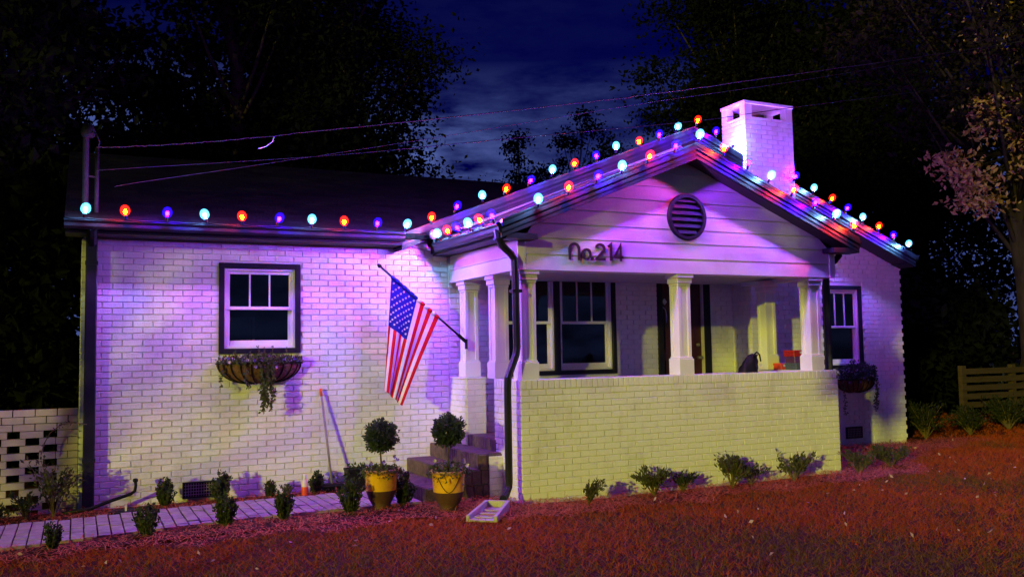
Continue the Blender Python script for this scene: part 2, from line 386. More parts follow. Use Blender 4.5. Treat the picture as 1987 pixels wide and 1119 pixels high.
# brick path
path = MB()
pp = [(-3.2,-1.98),(-.65,-1.86),(.6,-1.62),(1.5,-1.49),(2.5,-1.46),(3.3,-1.46),(3.3,-.42),(2.5,-.40),(1.5,-.42),(.6,-.50),(-.65,-.66),(-3.2,-.80)]
path.add([(x, y, .062) for x, y in pp], [tuple(range(len(pp)))])
path_o = struct(path.build('path', M['soil']))
def path_lo(x): return np.interp(x, [-3.2,-.65,.6,1.5,2.5,3.3], [-1.98,-1.86,-1.62,-1.49,-1.46,-1.46])
def path_hi(x): return np.interp(x, [-3.2,-.65,.6,1.5,2.5,3.3], [-.80,-.66,-.50,-.42,-.40,-.42])
pav = []
for i in range(5):
    mb = MB(); v = brick_shape(.098, .204, .018); mb.add([(a, c, -b) for a, b, c in v], [f[::-1] for f in BF]); me = mb.mesh('paver_brick'); me.materials.append(M['paver']); pav.append(me)
x = -1.5; k = 0
while x < 3.2:
    lo, hi = float(path_lo(x+.05)), float(path_hi(x+.05)); y = lo - (.11 if k % 2 else 0)
    n = 0
    while y < hi-.06:
        y0 = max(y, lo); L_ = min(y+.212, hi)-y0
        if L_ > .05:
            o = bpy.data.objects.new('paver_brick', pav[(k*3+n) % 5]); col.objects.link(o)
            o.location = (x, y0, .062+random.uniform(-.003, .003)); o.scale = (1, min(1, L_/.212), 1)
            o.rotation_euler = (random.uniform(-.012, .012), random.uniform(-.012, .012), random.uniform(-.012, .012)); o.parent = path_o
        y += .222; n += 1
    x += .111; k += 1

# ================================================================== THE HOUSE
house = thing('brick_house', 'white painted brick house with dark trim, gabled front porch and brick chimney', 'house')
H = house
WIN_L = (1.397, 2.310, 1.659, 2.688)
WIN_P = (4.80, 6.63, 1.31, 2.69)
WIN_R = (10.42, 11.27, 1.27, 2.58)
DOOR = (7.32, 8.24, .62, 2.66)
WZ = 2.92
AX, AZ, SL = 7.80, 4.76, .392           # main gable apex and slope
gable_top = lambda s: AZ - SL*abs(s-AX) - .10
ops = [WIN_L, WIN_P, WIN_R, DOOR]
XR_ = 12.15
# wall core, pieced around the openings
def wall_slab(x0, x1, z0, z1, y0, y1, ops, name):
    mb = MB(); xs = sorted({x0, x1, *[o[0] for o in ops], *[o[1] for o in ops]})
    for a, b in zip(xs[:-1], xs[1:]):
        zc = [(o[2], o[3]) for o in ops if o[0] <= a+1e-6 and o[1] >= b-1e-6]
        for c, d in spans(z0, z1, zc): mb.box((a, y0, c), (b, y1, d))
    return mb
wall = wall_slab(0.012, XR_-.012, -.1, WZ, .010, .21, ops, 'w').build('front_wall', M['mortar'], H)
gpoly = [(3.49, .010, WZ), (XR_-.012, .010, WZ), (XR_-.012, .010, gable_top(XR_)), (AX, .010, gable_top(AX)), (3.49, .010, gable_top(3.49))]
gw = MB().prism(gpoly, (0, .2, 0)).build('gable_wall', M['mortar'], H)
sw = MB().box((.010, .21, -.1), (.21, 7.2, WZ)).build('side_wall', M['mortar'], H)
sw2 = MB().box((XR_-.21, .21, -.1), (XR_-.010, 7.2, WZ)).build('side_wall', M['mortar'], H)
MB().box((.21, 7.0, -.1), (XR_-.21, 7.2, WZ)).build('rear_wall', M['mortar'], H)

STUFF = {}
rec = []
for b in lay(0, 4.16, .0, WZ, ops): rec.append((frame_front(0), b, wall))
for b in lay(4.18, 8.66, .62, 2.62, ops, phase=1): rec.append((frame_front(0), b, wall))
for b in lay(9.58, XR_, .0, WZ, ops): rec.append((frame_front(0), b, wall))
for b in lay(3.49, 4.9, WZ+.01, 3.4, (), gable_top): rec.append((frame_front(0), b, gw))
for b in lay(8.2, XR_, WZ+.01, 4.6, (), gable_top): rec.append((frame_front(0), b, gw))
for b in lay(-2.4, -.012, .0, WZ): rec.append((frame_left(0), b, sw))
# porch half walls
PXL, PXR, PY, PT = 4.18, 8.645, -2.0, 1.325
hw = MB().box((PXL+.010, PY+.010, -.1), (PXR-.010, PY+.24, PT-.003)).build('porch_wall', M['mortar'], H)
hws = MB().box((PXL+.010, PY+.24, -.1), (PXL+.24, -1.33, PT-.003)).build('porch_wall', M['mortar'], H)
hwp = MB().box((PXL+.010, -.55, -.1), (PXL+.24, .009, PT-.016)).build('porch_pier', M['mortar'], H)
hwr = MB().box((PXR-.24, PY+.24, -.1), (PXR-.010, -.43, PT-.003)).build('porch_wall', M['mortar'], H)
for b in lay(PXL, PXR, .015-PZ, PT-.095, phase=1): rec.append((frame_front(PY), b, hw))
for b in lay(1.33, 2.0, .015-PZ, PT-.095): rec.append((frame_left(PXL), b, hws))
for b in lay(.0, .55, .1, PT-.02): rec.append((frame_left(PXL), b, hwp))
for b in lay(PXL, PXL+.24, .1, PT-.02): rec.append((frame_front(-.55), b, hwp))
for b in lay(PXL, PXL+.24, .1, PT-.02): rec.append((('b', 0), b, None)) if 0 else None
for b in lay(-2.0, -.43, .0, PT-.095): rec.append((frame_right(PXR), b, hwr))
# chimney
CX0, CX1, CY0, CY1 = 8.67, 9.57, -.40, .12
ch = MB().box((CX0+.01, CY0+.01, -.1), (CX1-.01, CY1-.01, 4.99)).box((CX1-.01, CY0+.01, -.1), (CX1+.17, .009, 2.14)).build('chimney', M['mortar'], H)
for b in lay(CX0, CX1, 0, 4.99): rec.append((frame_front(CY0), b, ch))
for b in lay(CX1+.01, CX1+.18, 0, 2.14): rec.append((frame_front(CY0), b, ch))
for b in lay(CX1+.01, CX1+.10, 2.15, 2.22): rec.append((frame_front(CY0), b, ch))
for b in lay(-CY1, -CY0, 0, 4.99): rec.append((frame_left(CX0), b, ch))
for b in lay(CY0, CY1, 2.9, 4.99): rec.append((frame_right(CX1), b, ch))
for xa in (CX0, CX1-.13):
    for ya in (CY0, CY1-.11): MB().box((xa, ya, 4.985), (xa+.13, ya+.11, 5.175)).build('cap_post', M['paint'], ch)
MB().box((CX0-.015, CY0-.015, 5.175), (CX1+.015, CY1+.015, 5.225)).build('chimney_cap', M['paint'], ch, bevel=.006)
MB().lathe([(.11, 0), (.11, .10), (.085, .10), (.085, 0)], ((CX0+CX1)/2, (CY0+CY1)/2, 4.985), 14).build('flue', M['brownbrick'], ch)

full = sorted([r for r in rec if r[1][4]], key=lambda r: -nearness(r[0], r[1]))
pick = full[:300]; pset = set(id(r) for r in pick)
shapes = variants(M['paint'])
for fr, b, part in pick: single(fr, b, part, shapes)
rest = {}
for r in rec:
    if id(r) not in pset: rest.setdefault(r[2].name, (r[2], []))[1].append((r[0], r[1]))
for nm, (part, items) in rest.items(): joined('brickwork', items, part, M['paint'])
# rowlock course on the porch wall
rl = []
x = PXL
while x < PXR-.03:
    rl.append((frame_front(PY), (x, PT-.090, min(.0585, PXR-x), .090, False))); x += .0675
y = 1.33
while y < 1.99: rl.append((frame_left(PXL), (y, PT-.090, .0585, .090, False))); y += .0675
joined('rowlock_course', rl, hw, M['paint'], .005)
# thin painted coping over the walls
cop = MB().box((PXL+.004, PY+.004, PT-.002), (PXR-.004, PY+.25, PT+.006)).box((PXL+.004, PY+.25, PT-.002), (PXL+.25, -1.325, PT+.006)).box((PXR-.25, PY+.25, PT-.002), (PXR-.004, -.42, PT+.006))
cop.build('coping', M['paint'], H)
MB().box((PXL-.012, -.562, PT-.016), (PXL+.252, -.002, PT+.004)).build('pier_cap', M['paint'], hwp, bevel=.005)

# ---- windows
def window(o, y, muntins, lo_curtain=False, two=False):
    x0, x1, z0, z1 = o
    wn = bpy.data.objects.new('window', None); col.objects.link(wn); wn.parent = H
    ring(MB(), x0, x1, z0, z1, .058, y-.022, y+.10).build('casing', M['dark'], wn, bevel=.004)
    units = [(x0+.058, x1-.058)] if not two else [(x0+.058, (x0+x1)/2-.04), ((x0+x1)/2+.04, x1-.058)]
    if two: MB().box(((x0+x1)/2-.04, y-.020, z0+.058), ((x0+x1)/2+.04, y+.10, z1-.058)).build('mullion', M['dark'], wn)
    for a, b in units:
        c, d = z0+.058, z1-.058
        ring(MB(), a, b, c, d, .030, y+.012, y+.12).build('frame', M['white'], wn, bevel=.003)
        a += .030; b -= .030; c += .030; d -= .030; mid = c+(d-c)*.505
        ring(MB(), a, b, mid-.02, d, .036, y+.035, y+.065).build('sash', M['white'], wn, bevel=.003)
        ring(MB(), a, b, c, mid+.018, .040, y+.068, y+.098, wb=.062).build('sash', M['white'], wn, bevel=.003)
        for i in range(muntins):
            xm = a+.036+(b-a-.072)*(i+1)/(muntins+1)
            MB().box((xm-.009, y+.038, mid+.016), (xm+.009, y+.062, d-.036)).build('muntin', M['white'], wn)
        xs = [a+.036+(b-a-.072)*i/(muntins+1) for i in range(muntins+2)]
        for i in range(muntins+1):
            MB().box((xs[i], y+.050, mid+.016), (xs[i+1]-.0005, y+.053, d-.036)).build('pane', M['glass'], wn)
        MB().box((a+.04, y+.083, c+.062), (b-.04, y+.086, mid-.022)).build('pane', M['glass'], wn)
        # the room behind
        rm = MB(); q = .9
        rm.add([(a-.03, y+.121, c-.03), (b+.03, y+.121, c-.03), (b+.03, y+.121, d+.03), (a-.03, y+.121, d+.03), (a-.3, y+q, c-.2), (b+.3, y+q, c-.2), (b+.3, y+q, d+.2), (a-.3, y+q, d+.2)],
               [(4,5,6,7), (0,1,5,4), (1,2,6,5), (2,3,7,6), (3,0,4,7)])
        rm.build('interior', M['room'], wn)
        if lo_curtain:
            mb = MB(); n = 15; vs = []
            for i in range(n):
                u = i/(n-1); vs += [(a+.02+.28*u, y+.17+.018*math.sin(u*22), c-.02), (a+.02+.28*u, y+.17+.018*math.sin(u*22), mid-.10)]
            mb.add(vs, [(2*i, 2*i+2, 2*i+3, 2*i+1) for i in range(n-1)]); mb.build('curtain', M['curtain'], wn)
            MB().box((a+.31, y+.16, c-.02), (a+.335, y+.18, mid-.10)).build('blind_edge', M['cream'], wn)
    return wn
window(WIN_L, 0, 2, True)
window(WIN_P, 0, 2, two=True)
window(WIN_R, .03, 2, True)
# ---- door
dr = bpy.data.objects.new('door', None); col.objects.link(dr); dr.parent = H
x0, x1, z0, z1 = DOOR
tr = MB().box((x0, -.02, z0), (x0+.09, .1, z1)).box((x1-.12, -.02, z0), (x1, .1, z1)).box((x0+.09, -.02, z1-.09), (x1-.12, .1, z1)); tr.build('door_trim', M['dark'], dr, bevel=.004)
MB().box((x0+.09, .05, z0), (x1-.12, .10, z1-.09)).build('door_leaf', M['door'], dr)
for a, b, c, d in ((.15, .36, .12, .85), (.44, .66, .12, .85), (.15, .36, .98, 1.75), (.44, .66, .98, 1.75)):
    ring(MB(), x0+a, x0+b, z0+c, z0+d, .025, .036, .05).build('panel_moulding', M['door'], dr)
MB().box((x1-.13, -.012, z0), (x1-.105, .11, z1-.1)).build('door_jamb', M['cream'], dr)
MB().tube([(x1-.20, .05, 1.50), (x1-.20, -.01, 1.50), (x1-.17, -.02, 1.50)], .022, 10).build('door_knob', M['metal'], dr, True)
MB().tube([(x1-.20, .05, 1.68), (x1-.20, .02, 1.68)], .026, 10).build('deadbolt', M['metal'], dr, True)
# ---- crawl-space vents
def crawl_vent(x0, x1, z0, z1, nx, nz):
    v = MB().box((x0, -.022, z0), (x1, .0, z1)).build('foundation_vent', M['black'], H)
    ring(MB(), x0-.006, x1+.006, z0-.006, z1+.006, .016, -.034, -.005).build('vent_frame', M['gutter'], v)
    for i in range(1, nx): MB().box((x0+(x1-x0)*i/nx-.003, -.030, z0+.01), (x0+(x1-x0)*i/nx+.003, -.0225, z1-.01)).build('bar', M['handle'], v)
    for i in range(1, nz): MB().box((x0+.01, -.029, z0+(z1-z0)*i/nz-.003), (x1-.01, -.0228, z0+(z1-z0)*i/nz+.003)).build('bar', M['handle'], v)
crawl_vent(1.03, 1.41, .10, .262, 14, 5)
crawl_vent(10.80, 11.12, .19, .36, 10, 5)

# ---- roofs
def roof_plane(pts, name='roof_slope', th=.055, m='shingle'):
    a, b, c = (Vector(p) for p in pts[:3]); n = (b-a).cross(c-a).normalized()
    if n.z < 0: n = -n
    return MB().prism([tuple(Vector(p)-n*th) for p in pts], tuple(n*th)).build(name, M[m], H)
RY = 3.40
roof_plane([(-.17, -.40, 3.045), (AX, -.40, 3.045), (AX, RY, 4.535), (-.17, RY, 4.535)])
roof_plane([(-.17, RY, 4.535), (AX, RY, 4.535), (AX, 7.4, 2.97), (-.17, 7.4, 2.97)])
EL, ER = 3.46, 12.12
roof_plane([(EL, -.295, AZ-SL*(AX-EL)), (EL, 7.6, AZ-SL*(AX-EL)), (AX, 7.6, AZ), (AX, -.295, AZ)])
roof_plane([(ER, -.295, AZ-SL*(ER-AX)), (ER, 7.6, AZ-SL*(ER-AX)), (AX, 7.6, AZ), (AX, -.295, AZ)])
BX, BZ, BS = 6.38, 4.00, .405
PE0, PE1 = 3.89, 8.87
pz = lambda x: BZ-BS*abs(x-BX)
roof_plane([(PE0, -2.195, pz(PE0)), (PE0, .0, pz(PE0)), (BX, .0, BZ), (BX, -2.195, BZ)])
roof_plane([(PE1, -2.195, pz(PE1)), (PE1, .0, pz(PE1)), (BX, .0, BZ), (BX, -2.195, BZ)])
# side-gable closing wall on the left end
MB().prism([(.03, .2, WZ), (.03, 7.0, WZ), (.03, RY, 4.45)], (.1, 0, 0)).build('end_gable', M['siding'], H)
# rake boards (fascia of the gables): upper trim proud of the lower board
def rake(xa, za, xb, zb, yf, name='rake_board'):
    lo, hi = .185, .004
    MB().prism([(xa, yf, za-lo), (xb, yf, zb-lo), (xb, yf, zb-hi), (xa, yf, za-hi)], (0, .028, 0)).build(name, M['dark'], H)
    MB().prism([(xa, yf-.016, za-.075), (xb, yf-.016, zb-.075), (xb, yf-.016, zb+.006), (xa, yf-.016, za+.006)], (0, .0155, 0)).build('rake_trim', M['gutter'], H)
    MB().prism([(xa, yf-.008, za-.135), (xb, yf-.008, zb-.135), (xb, yf-.008, zb-.112), (xa, yf-.008, za-.112)], (0, .0078, 0)).build('rake_bead', M['gutter'], H)
rake(EL-.01, AZ-SL*(AX-EL+.01), AX, AZ, -.325); rake(ER+.01, AZ-SL*(ER-AX+.01), AX, AZ, -.325)
rake(PE0-.01, pz(PE0-.01), BX, BZ, -2.225); rake(PE1+.01, pz(PE1+.01), BX, BZ, -2.225)
# rake soffits
def rsof(xa, za, xb, zb, ya, yb):
    MB().prism([(xa, ya, za-.19), (xb, ya, zb-.19), (xb, ya, zb-.17), (xa, ya, za-.17)], (0, yb-ya, 0)).build('rake_soffit', M['sofdark'], H)
rsof(EL, AZ-SL*(AX-EL), AX, AZ, -.296, .008); rsof(ER, AZ-SL*(ER-AX), AX, AZ, -.296, .008)
rsof(PE0, pz(PE0), BX, BZ, -2.196, -2.0); rsof(PE1, pz(PE1), BX, BZ, -2.196, -2.0)
# eaves: fascia and soffit
MB().box((-.16, -.375, 2.935), (3.45, -.345, 3.03)).build('fascia', M['dark'], H)
MB().box((-.16, -.345, 2.921), (3.45, .0, 2.94)).build('eave_soffit', M['sofdark'], H)
MB().box((3.452, -.32, 2.905), (3.48, .009, 3.05)).build('eave_return', M['dark'], H)
MB().box((3.93, -2.17, 2.86), (3.96, -.02, 2.965)).build('fascia', M['dark'], H)
MB().box((3.96, -2.0, 2.835), (PXL-.022, -.02, 2.86)).build('eave_soffit', M['sofdark'], H)
MB().box((8.80, -2.17, 2.86), (8.83, -.42, 2.965)).build('fascia', M['dark'], H)
MB().box((8.62, -2.0, 2.835), (8.80, -.42, 2.86)).build('eave_soffit', M['sofdark'], H)
MB().box((3.94, -2.22, 2.80), (4.30, -2.02, 2.86)).build('eave_return', M['dark'], H)
MB().box((8.46, -2.22, 2.80), (8.82, -2.02, 2.86)).build('eave_return', M['dark'], H)
MB().box((11.95, -.31, 2.93), (12.14, .008, 3.05)).build('eave_return', M['dark'], H)
# gutters
GP = [(0, .0), (0, -.095), (.055, -.100), (.072, -.075), (.078, -.040), (.100, -.018), (.100, .004), (.092, .004), (.092, -.012), (.070, -.034), (.062, -.075), (.050, -.092), (.008, -.088), (.008, 0)]
def gutter(a, b, outward, name='gutter'):
    a, b, o_ = Vector(a), Vector(b), Vector(outward)
    g = MB().prism([tuple(a+o_*d+Vector((0, 0, z))) for d, z in GP], tuple(b-a)).build(name, M['gutter'], H)
    d = (b-a).normalized()
    for e, s in ((a, -1), (b, 1)):
        MB().prism([tuple(e+o_*q+Vector((0, 0, z))+d*.0005*s) for q, z in GP[:7]], tuple(d*.004*s)).build('gutter_end_cap', M['gutter'], g)
    return g
gutter((-.165, -.377, 3.055), (3.448, -.377, 3.055), (0, -1, 0))
gutter((3.925, -2.215, 2.955), (3.925, -.33, 2.955), (-1, 0, 0))
gutter((8.835, -2.215, 2.955), (8.835, -.42, 2.955), (1, 0, 0))
gutter((12.15, -.30, 3.07), (12.15, 1.5, 3.07), (1, 0, 0))
# downspouts
def downspout(pts, wd=.042, flat=.75):
    d = MB().tube(pts, wd, 8, flat=flat).build('downspout', M['gutter'], H, smooth=False)
    return d
def strap(d, x, y, z):
    MB().box((x-.055, y-.045, z), (x+.055, y+.045, z+.03)).build('strap', M['gutter'], d)
d = MB().box((.035, -.105, .06), (.150, -.018, 2.93)).build('downspout', M['gutter'], H, bevel=.012)
MB().box((.030, -.110, 2.62), (.155, -.016, 2.66)).build('strap', M['gutter'], d); MB().box((.030, -.110, .55), (.155, -.016, .59)).build('strap', M['gutter'], d)
MB().tube([(.092, -.40, 2.98), (.092, -.30, 2.92), (.092, -.08, 2.85)], .05, 8).build('elbow', M['gutter'], d)
d = downspout([(3.875, -2.13, 2.90), (3.885, -2.13, 2.81), (3.93, -2.11, 2.735), (4.06, -2.06, 2.655), (4.105, -2.052, 2.60), (4.112, -2.05, 2.45), (4.118, -2.05, 1.68), (4.105, -2.052, 1.60), (4.035, -2.07, 1.45), (3.99, -2.085, 1.36), (3.985, -2.085, 1.25), (3.985, -2.085, .30), (3.975, -2.09, .24), (3.93, -2.13, .185), (3.86, -2.20, .15)], .052)
strap(d, 4.115, -2.05, 2.25)
d = downspout([(8.885, -1.88, 2.87), (8.88, -1.88, 2.80), (8.82, -1.86, 2.73), (8.715, -1.82, 2.67), (8.70, -1.815, 2.60), (8.70, -1.815, 1.3), (8.70, -1.815, .12)], .050)
# ---- porch: floor, ceiling, beam, siding
MB().box((PXL+.02, -1.76, .0), (PXR-.02, -.011, .62)).build('porch_floor', M['concrete'], H)
MB().box((PXL+.03, -1.80, 2.55), (PXR-.03, -.012, 2.575)).build('porch_ceiling', M['soffit'], H)
MB().box((PXL+.02, -1.985, 2.498), (PXR-.02, -1.80, 2.80)).build('porch_beam', M['white'], H)
MB().box((PXL+.02, -1.80, 2.498), (PXL+.18, -.012, 2.80)).build('porch_beam', M['white'], H)
MB().box((PXR-.18, -1.80, 2.498), (PXR-.02, -.43, 2.80)).build('porch_beam', M['white'], H)
def board_front(z0, z1, xa, xb, y):
    f = lambda z: [(max(xa, BX-(BZ-.17-z)/BS), min(xb, BX+(BZ-.17-z)/BS))][0]
    zt = z1
    zlim = BZ-.17
    if z0 >= zlim-.02: return
    zt = min(z1, zlim-.004)
    a0, a1 = f(z0); b0, b1 = f(zt)
    if a1-a0 < .05: return
    mb = MB(); dp0, dp1 = .013, .005
    mb.add([(a0, y-dp0, z0), (a1, y-dp0, z0), (max(b1, b0+.002), y-dp1, zt), (b0, y-dp1, zt), (a0, y+.02, z0), (a1, y+.02, z0), (max(b1, b0+.002), y+.02, zt), (b0, y+.02, zt)],
           [(0,1,2,3), (5,4,7,6), (0,4,5,1), (1,5,6,2), (2,6,7,3), (3,7,4,0)])
    mb.build('siding_board', M['siding'], H)
zs = [2.500, 2.672, 2.852, 3.014, 3.176, 3.336, 3.497, 3.658, 3.82]
for a, b in zip(zs[:-1], zs[1:]): board_front(a, b+.004, PXL+.075, PXR-.075, -2.0)
MB().prism([(PXL+.02, -1.983, 2.8), (PXR-.02, -1.983, 2.8), (BX+.05, -1.983, 3.80), (BX-.05, -1.983, 3.80)], (0, .1, 0)).build('gable_backing', M['dark'], H)
MB().box((PXL-.018, -2.022, 2.495), (PXL+.075, -1.98, 2.84)).build('corner_board', M['white'], H, bevel=.004)
MB().box((PXR-.075, -2.022, 2.495), (PXR+.018, -1.98, 2.84)).build('corner_board', M['white'], H, bevel=.004)
for a, b in ((2.500, 2.655), (2.655, 2.83)):
    for x, sg in ((PXL, -1), (PXR, 1)):
        ye = -.05 if sg < 0 else -.43
        MB().add([(x+sg*.018, -1.979, a), (x+sg*.018, ye, a), (x+sg*.005, ye, b), (x+sg*.005, -1.979, b), (x-sg*.02, -1.979, a), (x-sg*.02, ye, a), (x-sg*.02, ye, b), (x-sg*.02, -1.979, b)],
                 [(0,1,2,3), (5,4,7,6), (0,4,5,1), (1,5,6,2), (2,6,7,3), (3,7,4,0)]).build('siding_board', M['siding'], H)
MB().box((PXL-.022, -.05, 2.44), (PXL+.02, -.012, 2.83)).build('corner_board', M['white'], H)
# ---- columns
def column(x, y, w_=.205, z0=PT+.006, z1=2.497):
    c = bpy.data.objects.new('porch_column', None); col.objects.link(c); c.parent = H
    h = w_/2
    sh = MB().box((x-h+.012, y-h+.012, z0), (x+h-.012, y+h-.012, z1))
    sh.build('shaft', M['white'], c)
    for (dx, dy) in ((-1, -1), (1, -1), (-1, 1), (1, 1)):
        xa, ya = x+dx*h, y+dy*h
        MB().box((min(xa, xa-dx*.042), min(ya, ya-dy*.042), z0+.19), (max(xa, xa-dx*.042), max(ya, ya-dy*.042), z1-.13)).build('corner_stile', M['white'], c, bevel=.002)
    MB().box((x-h-.018, y-h-.018, z0), (x+h+.018, y+h+.018, z0+.185)).box((x-h-.008, y-h-.008, z0+.185), (x+h+.008, y+h+.008, z0+.205)).build('plinth', M['white'], c, bevel=.004)
    cp = MB().box((x-h-.006, y-h-.006, z1-.135), (x+h+.006, y+h+.006, z1-.105)).box((x-h-.018, y-h-.018, z1-.105), (x+h+.018, y+h+.018, z1-.045)).box((x-h-.034, y-h-.034, z1-.045), (x+h+.034, y+h+.034, z1+.028))
    cp.build('capital', M['white'], c, bevel=.006)
for (x, y) in ((4.305, -1.885), (4.305, -1.20), (4.305, -.34), (6.335, -1.885), (8.345, -1.885), (8.43, -.98)): column(x, y, .172)
# ---- round louvred vent
gv = bpy.data.objects.new('gable_vent', None); col.objects.link(gv); gv.parent = H
VC = (6.362, -2.0, 3.162); VR = .275
def disc_y(c, r, y0, y1, n=40): return [(c[0]+r*math.cos(2*math.pi*i/n), y0, c[2]+r*math.sin(2*math.pi*i/n)) for i in range(n)]
MB().prism(disc_y(VC, VR-.02, -2.024, 0), (0, .01, 0)).build('vent_back', M['black'], gv)
rm_ = MB(); n = 48
for r_, y_ in ((VR, -2.02), (VR, -2.045), (VR-.012, -2.055), (VR-.045, -2.055), (VR-.05, -2.03), (VR-.05, -2.02)): rm_.v += [(VC[0]+r_*math.cos(2*math.pi*i/n), y_, VC[2]+r_*math.sin(2*math.pi*i/n)) for i in range(n)]
for j in range(5):
    for i in range(n): rm_.f.append((j*n+i, j*n+(i+1) % n, (j+1)*n+(i+1) % n, (j+1)*n+i)); rm_.mi.append(0)
rm_.build('vent_rim', M['dark'], gv)
for i in range(6):
    zc = VC[2]-.185+.074*i; hw_ = math.sqrt(max(.001, (VR-.05)**2-(zc-VC[2])**2))
    MB().add([(VC[0]-hw_, -2.048, zc-.012), (VC[0]+hw_, -2.048, zc-.012), (VC[0]+hw_, -2.028, zc+.034), (VC[0]-hw_, -2.028, zc+.034), (VC[0]-hw_, -2.044, zc-.014), (VC[0]+hw_, -2.044, zc-.014), (VC[0]+hw_, -2.025, zc+.032), (VC[0]-hw_, -2.025, zc+.032)],
             [(0,1,2,3), (5,4,7,6), (0,4,5,1), (1,5,6,2), (2,6,7,3), (3,7,4,0)]).build('louvre', M['black'], gv)

# ================================================================== house numbers
hn = thing('house_number', 'bronze house number No. 214 on the white porch gable', 'house number', (4.77, -2.02, 2.62))
def stroke(name, pts, wd, closed=False):
    """flat bar following pts (x,z); constant width"""
    P = [Vector((p[0], p[1])) for p in pts]; n = len(P); Lf = []; Rt = []
    for i, p in enumerate(P):
        a = P[(i-1) % n] if (closed or i > 0) else None; b = P[(i+1) % n] if (closed or i < n-1) else None
        d1 = (p-a).normalized() if a is not None else None; d2 = (b-p).normalized() if b is not None else None
        if d1 is None: d1 = d2
        if d2 is None: d2 = d1
        n1 = Vector((-d1.y, d1.x)); n2 = Vector((-d2.y, d2.x)); m_ = (n1+n2).normalized(); k = min(2.2, 1/max(.3, m_.dot(n1)))
        Lf.append(p+m_*wd/2*k); Rt.append(p-m_*wd/2*k)
    mb = MB(); y0, y1 = 0, -.014
    for y in (y0, y1):
        for q in Lf: mb.v.append((q.x, y, q.y))
        for q in Rt: mb.v.append((q.x, y, q.y))
    rngn = range(n) if closed else range(n-1)
    for i in rngn:
        j = (i+1) % n
        for f in ((i, j, n+j, n+i), (2*n+j, 2*n+i, 3*n+i, 3*n+j), (i, 2*n+i, 2*n+j, j), (n+j, 3*n+j, 3*n+i, n+i)): mb.f.append(f); mb.mi.append(0)
    if not closed:
        for i in (0, n-1): mb.f.append((i, n+i, 3*n+i, 2*n+i)); mb.mi.append(0)
    return mb.build(name, M['number'], hn)
hgt = .192; sw_ = .028
arc = lambda cx_, cz_, rx, rz, a0, a1, n=14: [(cx_+rx*math.cos(R(a0+(a1-a0)*i/n)), cz_+rz*math.sin(R(a0+(a1-a0)*i/n))) for i in range(n+1)]
stroke('letter_n', [(.02, 0)] + arc(.078, hgt-.075, .058, .058, 180, 0) + [(.136, 0)], sw_)
stroke('letter_o', arc(.228, .066, .052, .052, 0, 342, 22), sw_*.92, closed=True)
MB().prism([(.303+.018*math.cos(2*math.pi*i/12), 0, .018+.018*math.sin(2*math.pi*i/12)) for i in range(12)], (0, -.014, 0)).build('full_stop', M['number'], hn)
stroke('digit_two', arc(.405, hgt-.058, .052, .045, 170, -35, 14) + [(.352, .016), (.468, .016)], sw_)
stroke('digit_one', [(.512, hgt-.035), (.545, hgt-.008), (.545, 0)], sw_)
stroke('digit_four', [(.703, .045), (.592, .045), (.672, hgt-.01), (.672, 0)], sw_*.95)
for i, (px_, zz) in enumerate(((.02, .03), (.136, .03), (.228, .118), (.405, .016), (.545, .08), (.672, .08))):
    MB().box((px_-.004, 0, zz-.004), (px_+.004, .022, zz+.004)).build('stand_off', M['number'], hn)

# ================================================================== steps
st = thing('porch_steps', 'dark brown brick steps climbing to the porch opening beside the potted topiary', 'steps')
tread = [(4.19, .64, .0, -.555, -1.325), (3.905, .52, .375, -.012, -1.50), (3.605, .365, .3, -.012, -1.50), (3.305, .205, .3, -.012, -1.50)]
bs = []
for i in range(5):
    mb = MB(); mb.add(brick_shape(.0595, .150, .008), BF); me = mb.mesh('brick'); me.materials.append(M['brownbrick']); bs.append(me)
xs_ = [3.305, 3.605, 3.905, 4.18]; zs_ = [.205, .365, .525, .655]
for i in range(4):
    x0 = xs_[i]; x1 = PXL+.01 if i < 3 else 4.42; z1 = zs_[i]; ya, yb = (-1.50, -.012) if i < 3 else (-1.328, -.552)
    z0 = -.05 if i == 0 else zs_[i-1]-.01
    s = MB().box((x0+.004, ya+.004, z0), (x1, yb, z1-.003)).build('step', M['brownmortar'] if i != 9 else M['paint'], st)
    # riser bricks on end (facing -X) and tread bricks
    y = -yb; k = 0
    while y < -ya-.03:
        o = bpy.data.objects.new('brick', bs[k % 5]); col.objects.link(o)
        o.matrix_world = place(frame_left(x0), y, z1-.150); o.parent = s
        ln = min(xs_[i+1] if i < 3 else 4.42, x1)-x0
        t = bpy.data.objects.new('brick', bs[(k+2) % 5]); col.objects.link(t)
        t.matrix_world = Matrix.Translation((x0+.006, -y-.0595, z1+.001)) @ Matrix(((0, 0, 1, 0), (1, 0, 0, 0), (0, -1, 0, 0), (0, 0, 0, 1))) @ Matrix.Diagonal((1, .5, ln/.150, 1)); t.parent = s
        y += .0675; k += 1
    # front cheek bricks
    x = x0+.002
    while x < x1-.05 and i < 3:
        zb = z0+.02
        o = bpy.data.objects.new('brick', bs[(k+1) % 5]); col.objects.link(o)
        o.matrix_world = place(frame_front(ya), x, z1-.152) @ Matrix.Diagonal((1.62, 1, .96, 1)); o.parent = s
        x += .107; k += 1
cheek = MB().box((4.02, -1.518, -.05), (4.19, -1.34, .50)).build('painted_cheek', M['mortar'], st)
joined('brickwork', [(frame_front(-1.52), b) for b in lay(4.02, 4.19, .0, .50)], cheek, M['paint'])

